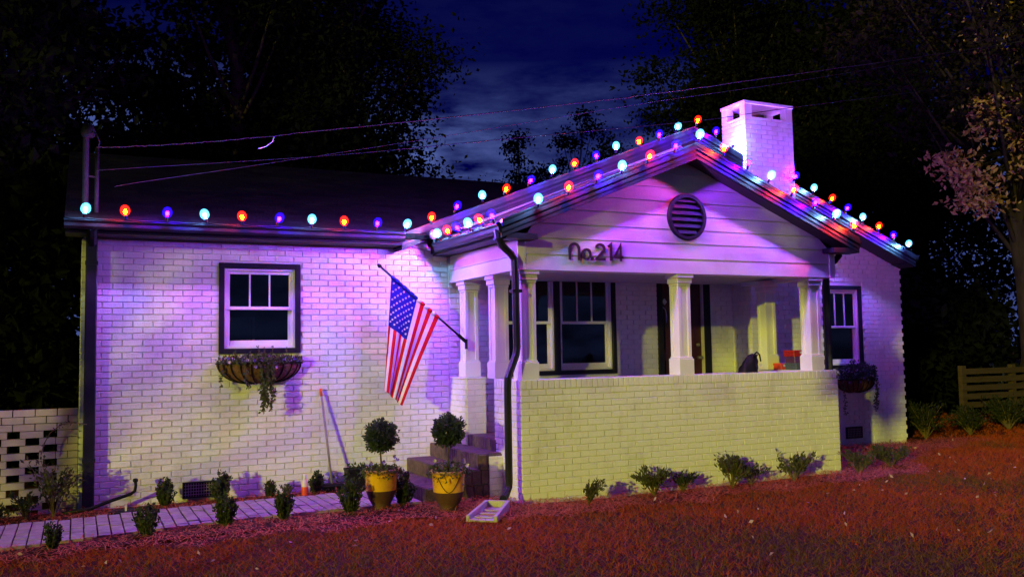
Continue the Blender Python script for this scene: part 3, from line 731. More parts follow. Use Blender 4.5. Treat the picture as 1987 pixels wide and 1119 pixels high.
# ================================================================== pierced brick screen left of the house
sc = thing('brick_screen_wall', 'low painted brick screen wall with open checkerboard gaps joining the house', 'wall', (-1.5, 0, 0))
sc_m = mat('weathered_screen_paint', (.46, .40, .34), .7, (.54, .47, .40), 10, .4, 80, dirt=(.30, .26, .18), dscale=3)
items = {}
shp = []
CH = .0735
def screen_brick(x0, l, z, h=.0665):
    key = (round(l, 3), round(h, 3))
    if key not in items:
        mb = MB().box((0, 0, 0), (l, .095, h)); items[key] = mb.mesh('brick'); items[key].materials.append(sc_m)
    o = bpy.data.objects.new('brick', items[key]); col.objects.link(o); o.parent = sc
    o.location = (x0+1.5, .02+random.uniform(-.003, .003), z); o.rotation_euler = (0, 0, random.uniform(-.008, .008))
zc = .02; k = 0
while zc < 1.09:
    solid = k >= 12
    x = -.008
    if solid:
        off = .1 if k % 2 else 0; x = -.012
        xx = -off if off else 0
        if off: screen_brick(-.012-.09, .09, zc)
        xx = -.012-off
        while xx > -2.6: screen_brick(xx-.193, .193, zc); xx -= .203
    else:
        # solid pier beside the house, then bricks bridging the gaps
        if k % 2: screen_brick(-.205, .193, zc); xx = -.217
        else: screen_brick(-.105, .093, zc); screen_brick(-.217, .106, zc); xx = -.217
        hole = .118; bl = .212
        xx -= (0 if k % 2 else .165)+.0
        if not (k % 2): screen_brick(xx+.012, .147, zc)
        while xx > -2.6:
            xx -= hole; screen_brick(xx-bl+.0, bl, zc); xx -= bl
    zc += CH; k += 1

# ================================================================== light strings
def bulb_meshes():
    prof = [(.0, .078), (.018, .074), (.034, .060), (.043, .038), (.044, .014), (.036, -.006), (.016, -.020)]  # shell drawn oversized so its glow reads as a halo
    sh = MB().lathe(prof[::-1], (0, 0, .0), 12).mesh('bulb_shell')
    sh.polygons.foreach_set('use_smooth', [True]*len(sh.polygons))
    co = MB().lathe([(.0, -.012), (.010, -.008), (.0145, .002), (.0145, .014), (.010, .024), (0, .028)], (0, 0, .006), 8).mesh('bulb_core')
    so = MB().lathe([(0, -.058), (.012, -.058), (.013, -.020), (.015, -.018), (.015, -.012), (0, -.012)], (0, 0, 0), 10).mesh('socket'); so.materials.append(M['black'])
    return sh, co, so
SH, CO, SO = bulb_meshes()
DEAD = SH.copy(); DEAD.materials.append(M['purplebox']); DEADC = CO.copy(); DEADC.materials.append(M['label'])
SHM = {}; COM = {}
for k in BULBC:
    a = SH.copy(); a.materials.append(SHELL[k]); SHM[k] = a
    b = CO.copy(); b.materials.append(CORE[k]); COM[k] = b
def light_string(label, pts, order, tilt, wire, dead=()):
    """pts bulb centres; order list of colours; tilt = lean vector of the bulbs"""
    s = thing('light_string', label, 'string lights', pts[0], 'strings of coloured bulbs on the roof edges')
    org = Vector(pts[0])
    wp = [Vector(p)-org for p in wire]
    dense = []
    for a, b in zip(wp[:-1], wp[1:]):
        n_ = 5
        for i in range(n_): dense.append(a.lerp(b, i/n_)+Vector((0, 0, -.012*math.sin(math.pi*i/n_))))
    dense.append(wp[-1])
    MB().tube([tuple(p) for p in dense], .0045, 5).build('wire', M['wire'], s)
    for bi, (p, c) in enumerate(zip(pts, order)):
        t = (Vector(tilt)+Vector((random.uniform(-.4, .4), random.uniform(-.2, .2), 0))).normalized()
        q = t.to_track_quat('Z', 'Y').to_matrix().to_4x4()
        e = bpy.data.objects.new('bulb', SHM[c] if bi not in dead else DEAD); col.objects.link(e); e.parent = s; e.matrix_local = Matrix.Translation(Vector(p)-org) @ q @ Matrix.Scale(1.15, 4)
        e['label'] = ('%s bulb' % {'red': 'red', 'blue': 'blue', 'white': 'icy white'}[c]) + ' glowing on the string'
        if bi in dead: e['label'] = 'unlit violet bulb nearest the wall'
        o = bpy.data.objects.new('bulb_core', COM[c] if bi not in dead else DEADC); col.objects.link(o); o.parent = e
        o = bpy.data.objects.new('socket', SO); col.objects.link(o); o.parent = e
    return s
Wc, Rc, Bc = 'white', 'red', 'blue'
seq = lambda first, n: [([Wc, Rc, Bc]*20)[[Wc, Rc, Bc].index(first)+i] for i in range(n)]
ex = [.021, .394, .797, 1.177, 1.56, 1.95, 2.318, 2.687, 3.073, 3.43]
pts = [(x, -.555, 3.118) for x in ex]
light_string('string of coloured bulbs along the straight gutter above the small left window', pts, seq(Wc, 10), (0, -.5, 1), [(-.16, -.48, 3.062)] + [(x, -.482, 3.062) for x in ex])
ux = [3.793, 4.119, 4.467, 4.788, 5.134, 5.459, 5.784, 6.125, 6.435, 6.802, 7.136, 7.444, 7.794, 8.115, 8.444, 8.80, 9.16, 9.56, 9.918, 10.265, 10.575, 10.903, 11.227, 11.545, 11.869]
uz = [3.238, 3.394, 3.543, 3.647, 3.782, 3.939, 4.044, 4.174, 4.325, 4.426, 4.549, 4.685, 4.812, 4.68, 4.55, 4.42, 4.28, 4.14, 3.979, 3.849, 3.706, 3.586, 3.463, 3.337, 3.208]
uo = [Rc, Bc, Wc]*4 + [Rc, Bc, Wc, Rc, Bc, Bc, Wc, Rc, Bc, Wc, Rc, Bc, Wc]
uz = [max(z, AZ-SL*abs(x-AX)+.045) for x, z in zip(ux, uz)]
vis = [i for i, x in enumerate(ux) if not (8.55 < x < 9.5)]
light_string('string of coloured bulbs along the tall main gable behind the porch roof', [(ux[i], -.425, uz[i]) for i in vis], [uo[i] for i in vis], (0, -.55, 1),
             [(x, -.362, AZ-SL*abs(x-AX)+.004) for x in ux if x < 8.6])
MB().tube([(x+.0, -.362, AZ-SL*abs(x-AX)+.004) for x in (9.59, 9.918, 10.4, 10.9, 11.4, 11.869)], .0045, 5).build('wire', M['wire'], [o for o in bpy.data.objects if o.name.startswith('light_string')][-1]).location = (-ux[0], .425, -uz[0])
gy_ = [-.50, -.66, -.97, -1.27, -1.58, -1.90, -2.20]
light_string('short string of coloured bulbs on the porch side gutter above the flag', [(3.79, y, 3.008) for y in gy_], [Bc, Wc, Rc, Bc, Wc, Rc, Bc], (-.5, 0, 1), [(3.82, y, 2.962) for y in [-.4]+gy_], dead=(0,))
lx = [4.254, 4.615, 4.976, 5.289, 5.646, 6.006, 6.343, 6.688, 7.04, 7.37, 7.718, 8.057, 8.381, 8.684]
light_string('string of coloured bulbs along the low porch gable over the house number', [(x, -2.335, max(pz(x)+.045, .0) if abs(x-BX) > .1 else BZ+.045) for x in lx], [Wc, Rc, Bc, Wc, Rc, Bc, Wc, Rc, Bc, Wc, Rc, Bc, Wc, Rc], (0, -.6, 1), [(x, -2.262, pz(x)+.004) for x in [3.9]+lx])

# ================================================================== flag
fl = thing('house_flag', 'striped red, white and blue star flag hanging from a pole on the porch column', 'flag', (4.20, -.50, 1.72))
FO = Vector((4.20, -.50, 1.72))
tip = Vector((3.115, -.55, 2.632)); foot = Vector((4.17, -.50, 1.775))
ax = (tip-foot).normalized()
MB().tube([foot-FO, tip-FO], .0125, 10).build('pole', M['black'], fl, True)
MB().lathe([(0, 0), (.02, .0), (.024, .02), (.012, .045), (0, .05)], (0, 0, 0), 10).build('finial', M['black'], fl, True).matrix_local = Matrix.Translation(tip-FO) @ ax.to_track_quat('Z', 'Y').to_matrix().to_4x4()
MB().tube([foot-FO-ax*.03, foot-FO+ax*.10], .022, 10).build('bracket_sleeve', M['black'], fl)
MB().box((-.012, -.03, -.05), (.0, .03, .07)).build('bracket_plate', M['black'], fl)
# cloth: s along the pole (0 = tip end), t down the fly
hs0, hs1 = foot.lerp(tip, .875), foot.lerp(tip, .315)
def cloth(s, t):
    p0 = hs0.lerp(hs1, s)
    b0 = Vector((3.150, -.53, 1.215)); b1 = Vector((3.352, -.53, 1.030))
    # free bottom edge is bunched into folds; the fly hangs almost plumb
    q = b0.lerp(b1, s**1.15)
    k = t**.92
    p = p0.lerp(q, k)
    p.z += .028*math.sin(math.pi*t)*(s-.2)
    fold = math.sin(s*math.pi*5.2+.7+.6*t)*.055*t**.8*(1-.45*s)
    p.y += fold - .03*t
    p.x += .016*math.sin(s*math.pi*5.2+1.9+.4*t)*t*(1-.5*s)
    return p-FO
NS, NT = 78, 90
mb = MB()
for i in range(NS+1):
    for j in range(NT+1): mb.v.append(tuple(cloth(i/NS, j/NT)))
for i in range(NS):
    for j in range(NT):
        stripe = int((i+.5)/NS*13); inc = stripe < 7 and (j+.5)/NT < .40
        mb.f.append((i*(NT+1)+j, i*(NT+1)+j+1, (i+1)*(NT+1)+j+1, (i+1)*(NT+1)+j)); mb.mi.append(2 if inc else (0 if stripe % 2 == 0 else 1))
fc = mb.build('cloth', [M['red'], M['fwhite'], M['blue']], fl, True)
mdf = fc.modifiers.new('thick', 'SOLIDIFY'); mdf.thickness = .0015
# sleeve round the pole
sl = MB()
for i in range(13):
    a, b = hs0.lerp(hs1, i/13+.004), hs0.lerp(hs1, (i+1)/13-.004); bulge = .019 + .004*(i % 2)
    sl.tube([a-FO, (a+b)/2-FO, b-FO], [bulge, bulge+.004, bulge], 10, 2 if i < 7 else (0 if i % 2 == 0 else 1))
sl.build('sleeve', [M['red'], M['fwhite'], M['blue']], fl, True, kind='stuff')
star = MB()
for r_ in range(9):
    for c_ in range(6 if r_ % 2 == 0 else 5):
        s0 = (r_+1)/10*7/13; t0 = ((c_+.5)/6 if r_ % 2 == 0 else (c_+1)/6)*.385
        o = len(star.v)
        for side in (-1, 1):
            cc = cloth(s0, t0); du = (cloth(s0+.01, t0)-cc).normalized(); dv = (cloth(s0, t0+.01)-cc).normalized(); nn = du.cross(dv).normalized()
            dv = nn.cross(du).normalized()
            o = len(star.v); star.v.append(tuple(cc+nn*.003*side))
            for k in range(10):
                an = math.pi*k/5; rr = .0165 if k % 2 == 0 else .0066
                star.v.append(tuple(cc+nn*.003*side+du*math.cos(an)*rr+dv*math.sin(an)*rr))
            for k in range(10): star.f.append((o, o+1+k, o+1+(k+1) % 10)); star.mi.append(0)
star.build('star', M['fwhite'], fl, kind='stuff')

# ================================================================== plants
def foliage(name, pts, size, m, parent=None, kind=None, **k):
    v, f = leafcards(pts, size, **k); return npmesh(name, v, f, m, parent, kind)
def ball(c, r, n, hollow=.75, noise=.10):
    d = rng.normal(size=(n, 3)); d /= np.linalg.norm(d, axis=1)[:, None]
    lump = 1 + noise*(np.sin(d[:, 0]*7+1)*np.sin(d[:, 1]*6+2) + .6*np.sin(d[:, 2]*9+d[:, 0]*5))
    q = (hollow+(1-hollow)*rng.random(n)**.5)*r*lump
    return np.array(c)+d*q[:, None], d
def flower(parent, p, m, r=.022):
    mb = MB()
    for k in range(5):
        an = 2*math.pi*k/5+random.random(); d = Vector((math.cos(an), -.6, math.sin(an))).normalized(); e = d.cross(Vector((0, -1, .2))).normalized()
        b = Vector(p); mb.add([b, b+d*r*.6+e*r*.45, b+d*r*1.1, b+d*r*.6-e*r*.45], [(0, 1, 2, 3)])
    return mb.build('flower', m, parent)
def topiary(x, y, zt, rb, label, swag, ht):
    t = thing('potted_topiary', label, 'potted plant', (x, y, .04), 'pair of potted topiaries by the steps')
    base = [(0, 0), (.095, 0), (.10, .03), (.085, .045), (.118, .10), (.146, .17), (.153, .205)]
    top = [(.1535, .205), (.159, .28), (.166, .37), (.170, .385)]
    rim = [(.170, .383), (.186, .388), (.188, .412), (.180, .418), (.158, .416), (.152, .38)]
    MB().lathe(base, (0, 0, 0), 28).build('pot_base', M['terra'], t, True)
    MB().lathe(top, (0, 0, 0), 28).build('glazed_pot', M['yellow'], t, True)
    MB().lathe(rim, (0, 0, 0), 28).build('rim', M['rimc'], t, True)
    MB().lathe([(.157, .385), (0, .395)], (0, 0, 0), 20).build('soil', M['soil'], t)
    if swag:
        P = []
        for i in range(13):
            u = i/12; an = math.radians(-150+80*u); rr = .160+.004
            z = .36-.15*math.sin(math.pi*u); rr = .1545+.0815*(z-.205)+.004
            P.append((rr*math.cos(an), rr*math.sin(an), z))
        MB().tube(P, .0035, 5).build('swag_line', M['black'], t)
    cz = zt-.04
    MB().tube([(0, 0, .38), (.006, .004, .46), (-.004, -.002, .55), (.003, 0, cz-.06), (0, 0, cz)], [.011, .010, .009, .009, .007], 8).build('stem', M['stem'], t, True)
    br = MB()
    for k in range(14):
        an = random.uniform(0, 6.28); e = random.uniform(-.2, 1.2); d = Vector((math.cos(an)*math.cos(e), math.sin(an)*math.cos(e), math.sin(e)))
        br.tube([(0, 0, cz-.05), tuple(Vector((0, 0, cz))+d*rb*.8)], [.005, .002], 5)
    br.build('twig', M['stem'], t, kind='stuff')
    p, d = ball((0, 0, cz), rb, 2600, .55, .20); foliage('crown', p, .030, M['topiary'], t, dirs=d, aspect=.55)
    p, d = ball((0, 0, cz), rb*.8, 900, .3); foliage('inner_crown', p, .034, M['boxwood'], t, dirs=d, aspect=.6)
    u = []
    for k in range(420):
        an = random.uniform(0, 6.28); rr = .17*math.sqrt(random.random())*1.15; u.append((rr*math.cos(an), rr*math.sin(an), .40+random.uniform(0, ht)*(1-rr/.3)))
    for k in range(130):
        an = random.uniform(-3.3, .2); dr_ = random.random(); u.append(((.18+.05*dr_)*math.cos(an), (.18+.05*dr_)*math.sin(an), .41-.12*dr_*random.random()))
    foliage('underplanting', u, .034, M['vine'], t, 'stuff', aspect=.6)
    for k in range(6):
        an = [-2.9, -2.4, -1.7, -.6, -.1, .3][k]; rr = random.uniform(.14, .20)
        flower(t, (rr*math.cos(an), rr*math.sin(an), .46+random.uniform(0, .09)), M['petalp'] if k % 3 else M['petalw'], .024)
    return t
topiary(2.80, -1.52, .785, .155, 'topiary ball in a yellow glazed pot with a plain band, nearer the broom', False, .06)
topiary(3.36, -1.98, .845, .150, 'topiary ball in a yellow glazed pot with a curved line, in front of the steps', True, .12)

def boxwood(x, y, h, label, r=None):
    r = r or h*.34
    t = thing('boxwood_shrub', label, 'shrub', (x, y, .05), 'young boxwoods edging the path')
    P = []; D = []; stm = MB(); n = int(18+52*h)
    for k in range(n):
        an = random.uniform(0, 6.28); rr = r*math.sqrt(random.random()); lean = Vector((math.cos(an)*rr*.75, math.sin(an)*rr*.75, 0)); top = h*(1-.45*(rr/r)**2)*random.uniform(.78, 1.08)
        b = Vector((math.cos(an)*rr*.35, math.sin(an)*rr*.35, 0)); e = b+lean+Vector((0, 0, top)); stm.tube([b, e], [.004, .0018], 4)
        m_ = int(34*top/.25)+8
        for q in range(m_):
            u = random.uniform(.12, 1.02); p = b.lerp(e, u); P.append((p.x+random.gauss(0, .009), p.y+random.gauss(0, .009), p.z)); D.append((random.gauss(0, .6), random.gauss(0, .6), .9))
    stm.build('stem', M['stem'], t, kind='stuff')
    foliage('foliage', P, .029, M['boxwood'], t, dirs=np.array(D), aspect=.6)
    return t
near = [(-.20, -2.02, .23, 'small boxwood at the far left of the front path edge'),
        (.555, -1.80, .30, 'boxwood on the lawn side of the path, second from the left'),
        (1.235, -1.68, .31, 'boxwood on the lawn side of the path, below the bushier twin by the vent'),
        (1.785, -1.64, .29, 'boxwood on the lawn side of the path, right below the orange bottle'),
        (2.44, -1.66, .36, 'ragged boxwood on the lawn side, just left of the plain yellow pot'),
        (3.06, -1.46, .35, 'dark boxwood squeezed between the two yellow pots')]
far = [(.83, -.26, .30, 'boxwood against the wall between bent pipe and foundation vent'),
       (1.40, -.24, .33, 'boxwood against the wall at the right end of the foundation vent'),
       (1.93, -.22, .19, 'low boxwood against the wall left of the orange bottle'),
       (2.45, -.20, .26, 'boxwood against the wall left of the broom handle')]
for x, y, h, l in near+far: boxwood(x, y, h, l)
def leafy(name, label, cat, x, y, h, r, n, size, m, group=None, z=.05, twigs=14, upright=.7, parts=True):
    t = thing(name, label, cat, (x, y, z), group); br = MB(); P = []; D = []
    for k in range(twigs):
        an = random.uniform(0, 6.28); rr = r*random.uniform(.35, 1); e = Vector((math.cos(an)*rr, math.sin(an)*rr, h*random.uniform(.55, 1.05))); mid = e*.5+Vector((0, 0, h*.12))
        br.tube([(0, 0, 0), tuple(mid), tuple(e)], [.007, .005, .002], 5)
        for q in range(n//twigs):
            u = random.uniform(.35, 1.03); p = (mid.lerp(e, (u-.5)*2) if u > .5 else mid*(u*2)); P.append(tuple(p+Vector((random.gauss(0, r*.11), random.gauss(0, r*.11), random.gauss(0, h*.06))))); D.append((math.cos(an)*.5, math.sin(an)*.5, upright))
    br.build('stem', M['stem'], t, kind='stuff'); foliage('foliage', P, size, m, t, dirs=np.array(D), aspect=.42)
    return t
ga = 'young azaleas along the porch wall'
leafy('azalea_shrub', 'sparse reddish azalea nearest the splash block by the porch wall', 'shrub', 4.72, -2.42, .24, .17, 240, .045, M['azalea'], ga)
leafy('azalea_shrub', 'leafy azalea at the middle left of the porch wall', 'shrub', 5.62, -2.30, .30, .22, 520, .05, M['azalea'], ga, twigs=18)
leafy('azalea_shrub', 'low dark azalea beside the leafy one at the porch wall', 'shrub', 6.05, -2.22, .20, .20, 300, .045, M['boxwood'], ga)
leafy('azalea_shrub', 'tallest azalea halfway along the porch wall', 'shrub', 6.68, -2.30, .33, .22, 560, .05, M['azalea'], ga, twigs=18)
leafy('azalea_shrub', 'dark low azalea right of the tallest one', 'shrub', 7.02, -2.22, .22, .22, 360, .045, M['boxwood'], ga)
leafy('azalea_shrub', 'open azalea toward the right end of the porch wall', 'shrub', 7.60, -2.30, .30, .24, 460, .05, M['azalea'], ga, twigs=18)
leafy('azalea_shrub', 'azalea at the right corner of the porch wall', 'shrub', 8.66, -2.28, .27, .20, 380, .048, M['azalea'], ga)
leafy('azalea_shrub', 'round azalea alone on the mulch right of the porch', 'shrub', 9.50, -2.02, .26, .27, 700, .048, M['azalea'], ga, twigs=24)
gb = 'bushes right of the house'
leafy('garden_bush', 'loose bush against the right corner of the house', 'bush', 12.75, .15, .62, .38, 1100, .06, M['nightbush'], gb, twigs=26)
leafy('garden_bush', 'low bush in the dark between house and slat fence', 'bush', 13.9, .2, .45, .40, 1100, .065, M['nightbush'], gb, twigs=26)
leafy('garden_bush', 'bush growing in front of the slat fence', 'bush', 15.25, .45, .55, .45, 1300, .065, M['nightbush'], gb, twigs=28)
leafy('garden_bush', 'bush at the foot of the big tree by the slat fence', 'bush', 16.0, .2, .5, .45, 900, .065, M['nightbush'], gb, twigs=22)
leafy('rose_bush', 'thorny leafy bush in front of the brick screen wall', 'bush', -.22, -.30, .55, .24, 520, .05, M['azalea'], None, twigs=16)
leafy('ground_shrub', 'small dark shrub under the brick screen wall', 'shrub', -.46, -.34, .26, .16, 320, .04, M['boxwood'])
leafy('ground_shrub', 'spreading dark shrub at the left foot of the screen wall', 'shrub', -.78, -.42, .18, .24, 320, .045, M['boxwood'])
leafy('pansy_clump', 'low clump of violet pansies against the wall near the bottle', 'flowers', 2.13, -.22, .13, .10, 130, .032, M['vine'])
# vine over the screen wall
vt = thing('climbing_vine', 'thin bare vine arching from the downspout onto the brick screen wall', 'vine', (.05, -.05, .9))
vp = [(.02, -.07, .05), (-.10, -.06, .075), (-.22, -.05, .06), (-.32, -.045, -.02), (-.37, -.05, -.12), (-.40, -.06, -.24)]
MB().tube(vp, .005, 6).build('stem', M['stem'], vt)
q = []
for a, b in zip(vp[1:-1], vp[2:]):
    for k in range(9): q.append(tuple(Vector(a).lerp(Vector(b), random.random())+Vector((random.gauss(0, .01), -.01, random.gauss(0, .012)))))
foliage('foliage', q, .03, M['azalea'], vt)

# ---- window planters
def planter(x0, x1, zr, dep, drop, y, label, vines, lush, m, spills, tall=.10):
    cx_ = (x0+x1)/2; a = (x1-x0)/2
    t = thing('window_planter', label, 'planter', (cx_, y, zr), 'hay-rack planters under the windows')
    prof = []
    mb = MB(); nu, nv = 26, 8; vs = []
    for i in range(nu+1):
        th = math.pi*i/nu
        for j in range(nv+1):
            ph = math.pi/2*j/nv; k = math.cos(ph)**.75
            vs.append((-a*math.cos(th)*k, -dep*math.sin(th)*k, -drop*math.sin(ph)))
    mb.add(vs, [(i*(nv+1)+j, i*(nv+1)+j+1, (i+1)*(nv+1)+j+1, (i+1)*(nv+1)+j) for i in range(nu) for j in range(nv)])
    o = mb.build('liner', M['liner'], t, True); sd_ = o.modifiers.new('t', 'SOLIDIFY'); sd_.thickness = .012; sd_.offset = -1
    MB().tube([(-(a+.008)*math.cos(math.pi*i/24), -(dep+.008)*math.sin(math.pi*i/24), .004) for i in range(25)], .007, 6).build('rim', M['black'], t)
    for i in range(1, 12):
        th = math.pi*i/12
        MB().tube([(-(a+.008)*math.cos(th)*math.cos(math.pi/2*j/9)**.75, -(dep+.008)*math.sin(th)*math.cos(math.pi/2*j/9)**.75, -(drop+.006)*math.sin(math.pi/2*j/9)) for j in range(9)], .0065, 5).build('strap', M['black'], t)
    MB().box((-a, -.012, -.03), (a, .0, .012)).build('back_bar', M['black'], t)
    P = []
    for k in range(lush):
        th = random.uniform(0, math.pi); rr = math.sqrt(random.random())*1.03; P.append((-a*math.cos(th)*rr, -dep*math.sin(th)*rr*1.1-.02, random.uniform(-.02, tall)*(1.1-.5*rr)))
    foliage('foliage', P, .042, m, t, up=.8, aspect=.5)
    sp = MB(); SP = []
    for xx in spills:
        h = random.uniform(.11, .19); b = Vector((xx, -dep*.4, .02)); e = b+Vector((random.uniform(-.03, .03), random.uniform(-.03, 0), h)); sp.tube([b, e], .003, 4)
        for k in range(26): SP.append(tuple(b.lerp(e, random.random())+Vector((random.gauss(0, .008), random.gauss(0, .008), 0))))
    sp.build('spike_stem', M['stem'], t, kind='stuff'); foliage('spike_leaves', SP, .022, m, t, up=.9)
    VP = []; vs_ = MB()
    for xx, ln, nn in vines:
        b = Vector((xx, -dep*1.03*math.sqrt(max(.05, 1-(xx/a)**2)), .02)); pp_ = [b]
        for k in range(1, 8): pp_.append(b+Vector((random.gauss(0, .012), -.035+random.gauss(0, .008), -ln*k/7)))
        vs_.tube([tuple(v) for v in pp_], .0022, 4)
        for k in range(nn):
            u = random.random()*6.99; i = int(u); p = pp_[i].lerp(pp_[i+1], u-i); VP.append(tuple(p+Vector((random.gauss(0, .016*(1-.5*u/7)), random.gauss(0, .012), random.gauss(0, .008)))))
    vs_.build('vine_stem', M['stem'], t, kind='stuff'); foliage('trailing_vine', VP, .032, M['vine'], t, up=-.3, aspect=.65)
    for k in range(9):
        xx = random.uniform(-a*.9, a*.9); flower(t, (xx, -dep*1.0*math.sqrt(max(.1, 1-(xx/a)**2))-.015, random.uniform(-.05, .09)), M['petalp'] if k % 3 else M['petalw'], .022)
    return t
planter(1.372, 2.312, 1.545, .20, .225, -.012, 'half-round basket planter with trailing vine under the left window', [(.02, .56, 230), (.05, .50, 220), (.0, .42, 180), (.08, .54, 220), (-.18, .30, 60), (-.42, .26, 40), (.10, .36, 120), (.03, .48, 160)], 900, M['vine'], [-.30, -.12, -.02, .05, .12, .30])
planter(10.60, 11.40, 1.10, .20, .20, -.012, 'half-round basket planter full of dark leaves under the right window', [(-.34, .55, 90), (.30, .5, 120), (.36, .42, 90)], 1700, M['topiary'], [-.1, .1, .2], .30)

# ================================================================== small things by the wall
b = thing('broom', 'wide dark push broom leaning on the wall with an orange handle tip', 'broom', (2.60, -.22, .05))
MB().tube([(.02, -.02, .10), (-.055, .165, 1.10)], .013, 8).build('handle', M['handle'], b, True)
MB().tube([(-.055, .165, 1.10), (-.0605, .180, 1.185), (-.061, .181, 1.19)], [.0145, .0145, .006], 8).build('handle_tip', M['orange'], b, True)
MB().add([(-.17, -.04, .075), (.19, -.06, .075), (.19, .03, .075), (-.17, .05, .075), (-.12, -.03, .115), (.14, -.045, .115), (.14, .02, .115), (-.12, .035, .115)], [(0,3,2,1),(4,5,6,7),(0,1,5,4),(1,2,6,5),(2,3,7,6),(3,0,4,7)]).build('broom_block', M['black'], b, bevel=.006)
br = MB()
for k in range(420):
    x = random.uniform(-.165, .185); y = random.uniform(-.04, .035); br.tube([(x, y, .078), (x*1.06+random.gauss(0, .004), y*1.25+random.gauss(0, .005), 0)], [.0018, .0012], 3)
br.build('bristles', M['black'], b, kind='stuff')
p = thing('square_planter', 'dark square planter against the wall behind the plain yellow pot', 'planter', (2.90, -.20, .05))
MB().add([(-.085, -.085, 0), (.085, -.085, 0), (.085, .085, 0), (-.085, .085, 0), (-.105, -.105, .25), (.105, -.105, .25), (.105, .105, .25), (-.105, .105, .25)], [(0,3,2,1),(0,1,5,4),(1,2,6,5),(2,3,7,6),(3,0,4,7)]).build('pot', M['black'], p)
ring(MB(), -.11, .11, -.11, .11, .018, 0, .02).build('rim', M['black'], p).matrix_local = Matrix.Translation((0, 0, .262)) @ Matrix.Rotation(-math.pi/2, 4, 'X')
MB().box((-.09, -.09, .2), (.09, .09, .235)).build('soil', M['soil'], p)
P = [(random.uniform(-.11, .11), random.uniform(-.11, .06), random.uniform(.18, .30)) for k in range(170)]
foliage('foliage', P, .045, M['boxwood'], p)
f = thing('garden_faucet', 'garden tap with a short hose between broom and dark planter', 'tap', (2.70, 0, .22))
MB().tube([(0, 0, .0), (0, -.08, .0), (0, -.11, -.02), (0, -.115, -.05)], .011, 8).build('spout', M['metal'], f, True)
MB().lathe([(0, 0), (.028, 0), (.028, .008), (0, .008)], (0, -.06, .035), 10).build('valve_wheel', M['metal'], f)
MB().tube([(0, -.06, .0), (0, -.06, .036)], .006, 6).build('valve_stem', M['metal'], f)
MB().tube([(0, -.115, -.05), (.03, -.12, -.075), (.09, -.12, -.09), (.16, -.13, -.075), (.22, -.16, -.09), (.26, -.2, -.15)], .011, 8).build('hose', M['black'], f, True)
bo = thing('spray_bottle', 'pale and orange bottle standing on the path edge by the wall', 'bottle', (2.27, -.40, .075))
MB().lathe([(0, 0), (.034, 0), (.037, .01), (.037, .095), (.036, .10)], (0, 0, 0), 16).build('lower_body', M['orange'], bo, True)
MB().lathe([(.0365, .10), (.0365, .135), (.030, .165), (.016, .185), (.016, .20)], (0, 0, 0), 16).build('upper_body', M['clearbottle'], bo, True)
MB().lathe([(.019, .195), (.019, .225), (.012, .232), (0, .232)], (0, 0, 0), 12).build('cap', M['label'], bo, True)
pi = thing('bent_drain_pipe', 'black bent pipe lying from the corner downspout toward the wall vent', 'pipe', (.10, -.25, .05))
MB().tube([(-.25, -.02, .03), (.0, .0, .05), (.20, .04, .11), (.40, .06, .165), (.435, .062, .19), (.445, .065, .25), (.44, .065, .29)], [.020, .019, .018, .017, .017, .016, .016], 8).build('pipe', M['black'], pi, True)
MB().lathe([(0, 0), (.024, 0), (.026, .02), (.02, .035), (0, .035)], (.44, .065, .285), 10).build('pipe_cap', M['black'], pi)
wp = MB().box((.455, -.016, .165), (.545, -.0, .265)).build('wall_plate', M['cream'], None, bevel=.004); tag(wp, 'small square cover plate on the wall left of the bent pipe', 'cover plate')
dc = thing('drain_cover', 'dark round drain cover in the bed below the bent pipe', 'cover', (.44, -.40, .055))
MB().lathe([(0, .03), (.14, .03), (.165, .022), (.17, 0)], (0, 0, 0), 24).build('lid', M['black'], dc, True)
MB().box((-.012, -.09, .03), (.006, -.075, .085)).build('marker', M['label'], dc)
MB().lathe([(.10, .031), (.105, .035), (.11, .031)], (0, 0, 0), 24).build('lid_ring', M['black'], dc)
# splash block
sb = thing('splash_block', 'pale concrete splash block under the porch downspout', 'splash block', (3.72, -2.30, .05))
sbm = Matrix.Rotation(R(-128), 4, 'Z')
o = MB().add([(-.12, -.13, .0), (.52, -.15, .0), (.52, .15, .0), (-.12, .13, .0), (-.12, -.13, .10), (.52, -.15, .06), (.52, .15, .06), (-.12, .13, .10),
              (-.09, -.095, .10), (.52, -.12, .06), (.52, .12, .06), (-.09, .095, .10), (-.09, -.095, .035), (.52, -.115, .02), (.52, .115, .02), (-.09, .095, .035)],
             [(0,3,2,1), (0,1,5,4), (3,0,4,7), (2,3,7,6), (4,5,9,8), (7,4,8,11), (6,7,11,10), (8,9,13,12), (11,8,12,15), (10,11,15,14), (12,13,14,15), (1,13,9,5), (1,2,14,13), (2,6,10,14)]).build('trough', M['concrete'], sb, bevel=.004)
o.matrix_local = sbm
for k in range(3):
    o = MB().box((.10+.16*k, -.085, .034-.004*k), (.125+.16*k, .085, .044-.004*k)).build('ridge', M['concrete'], sb); o.matrix_local = sbm

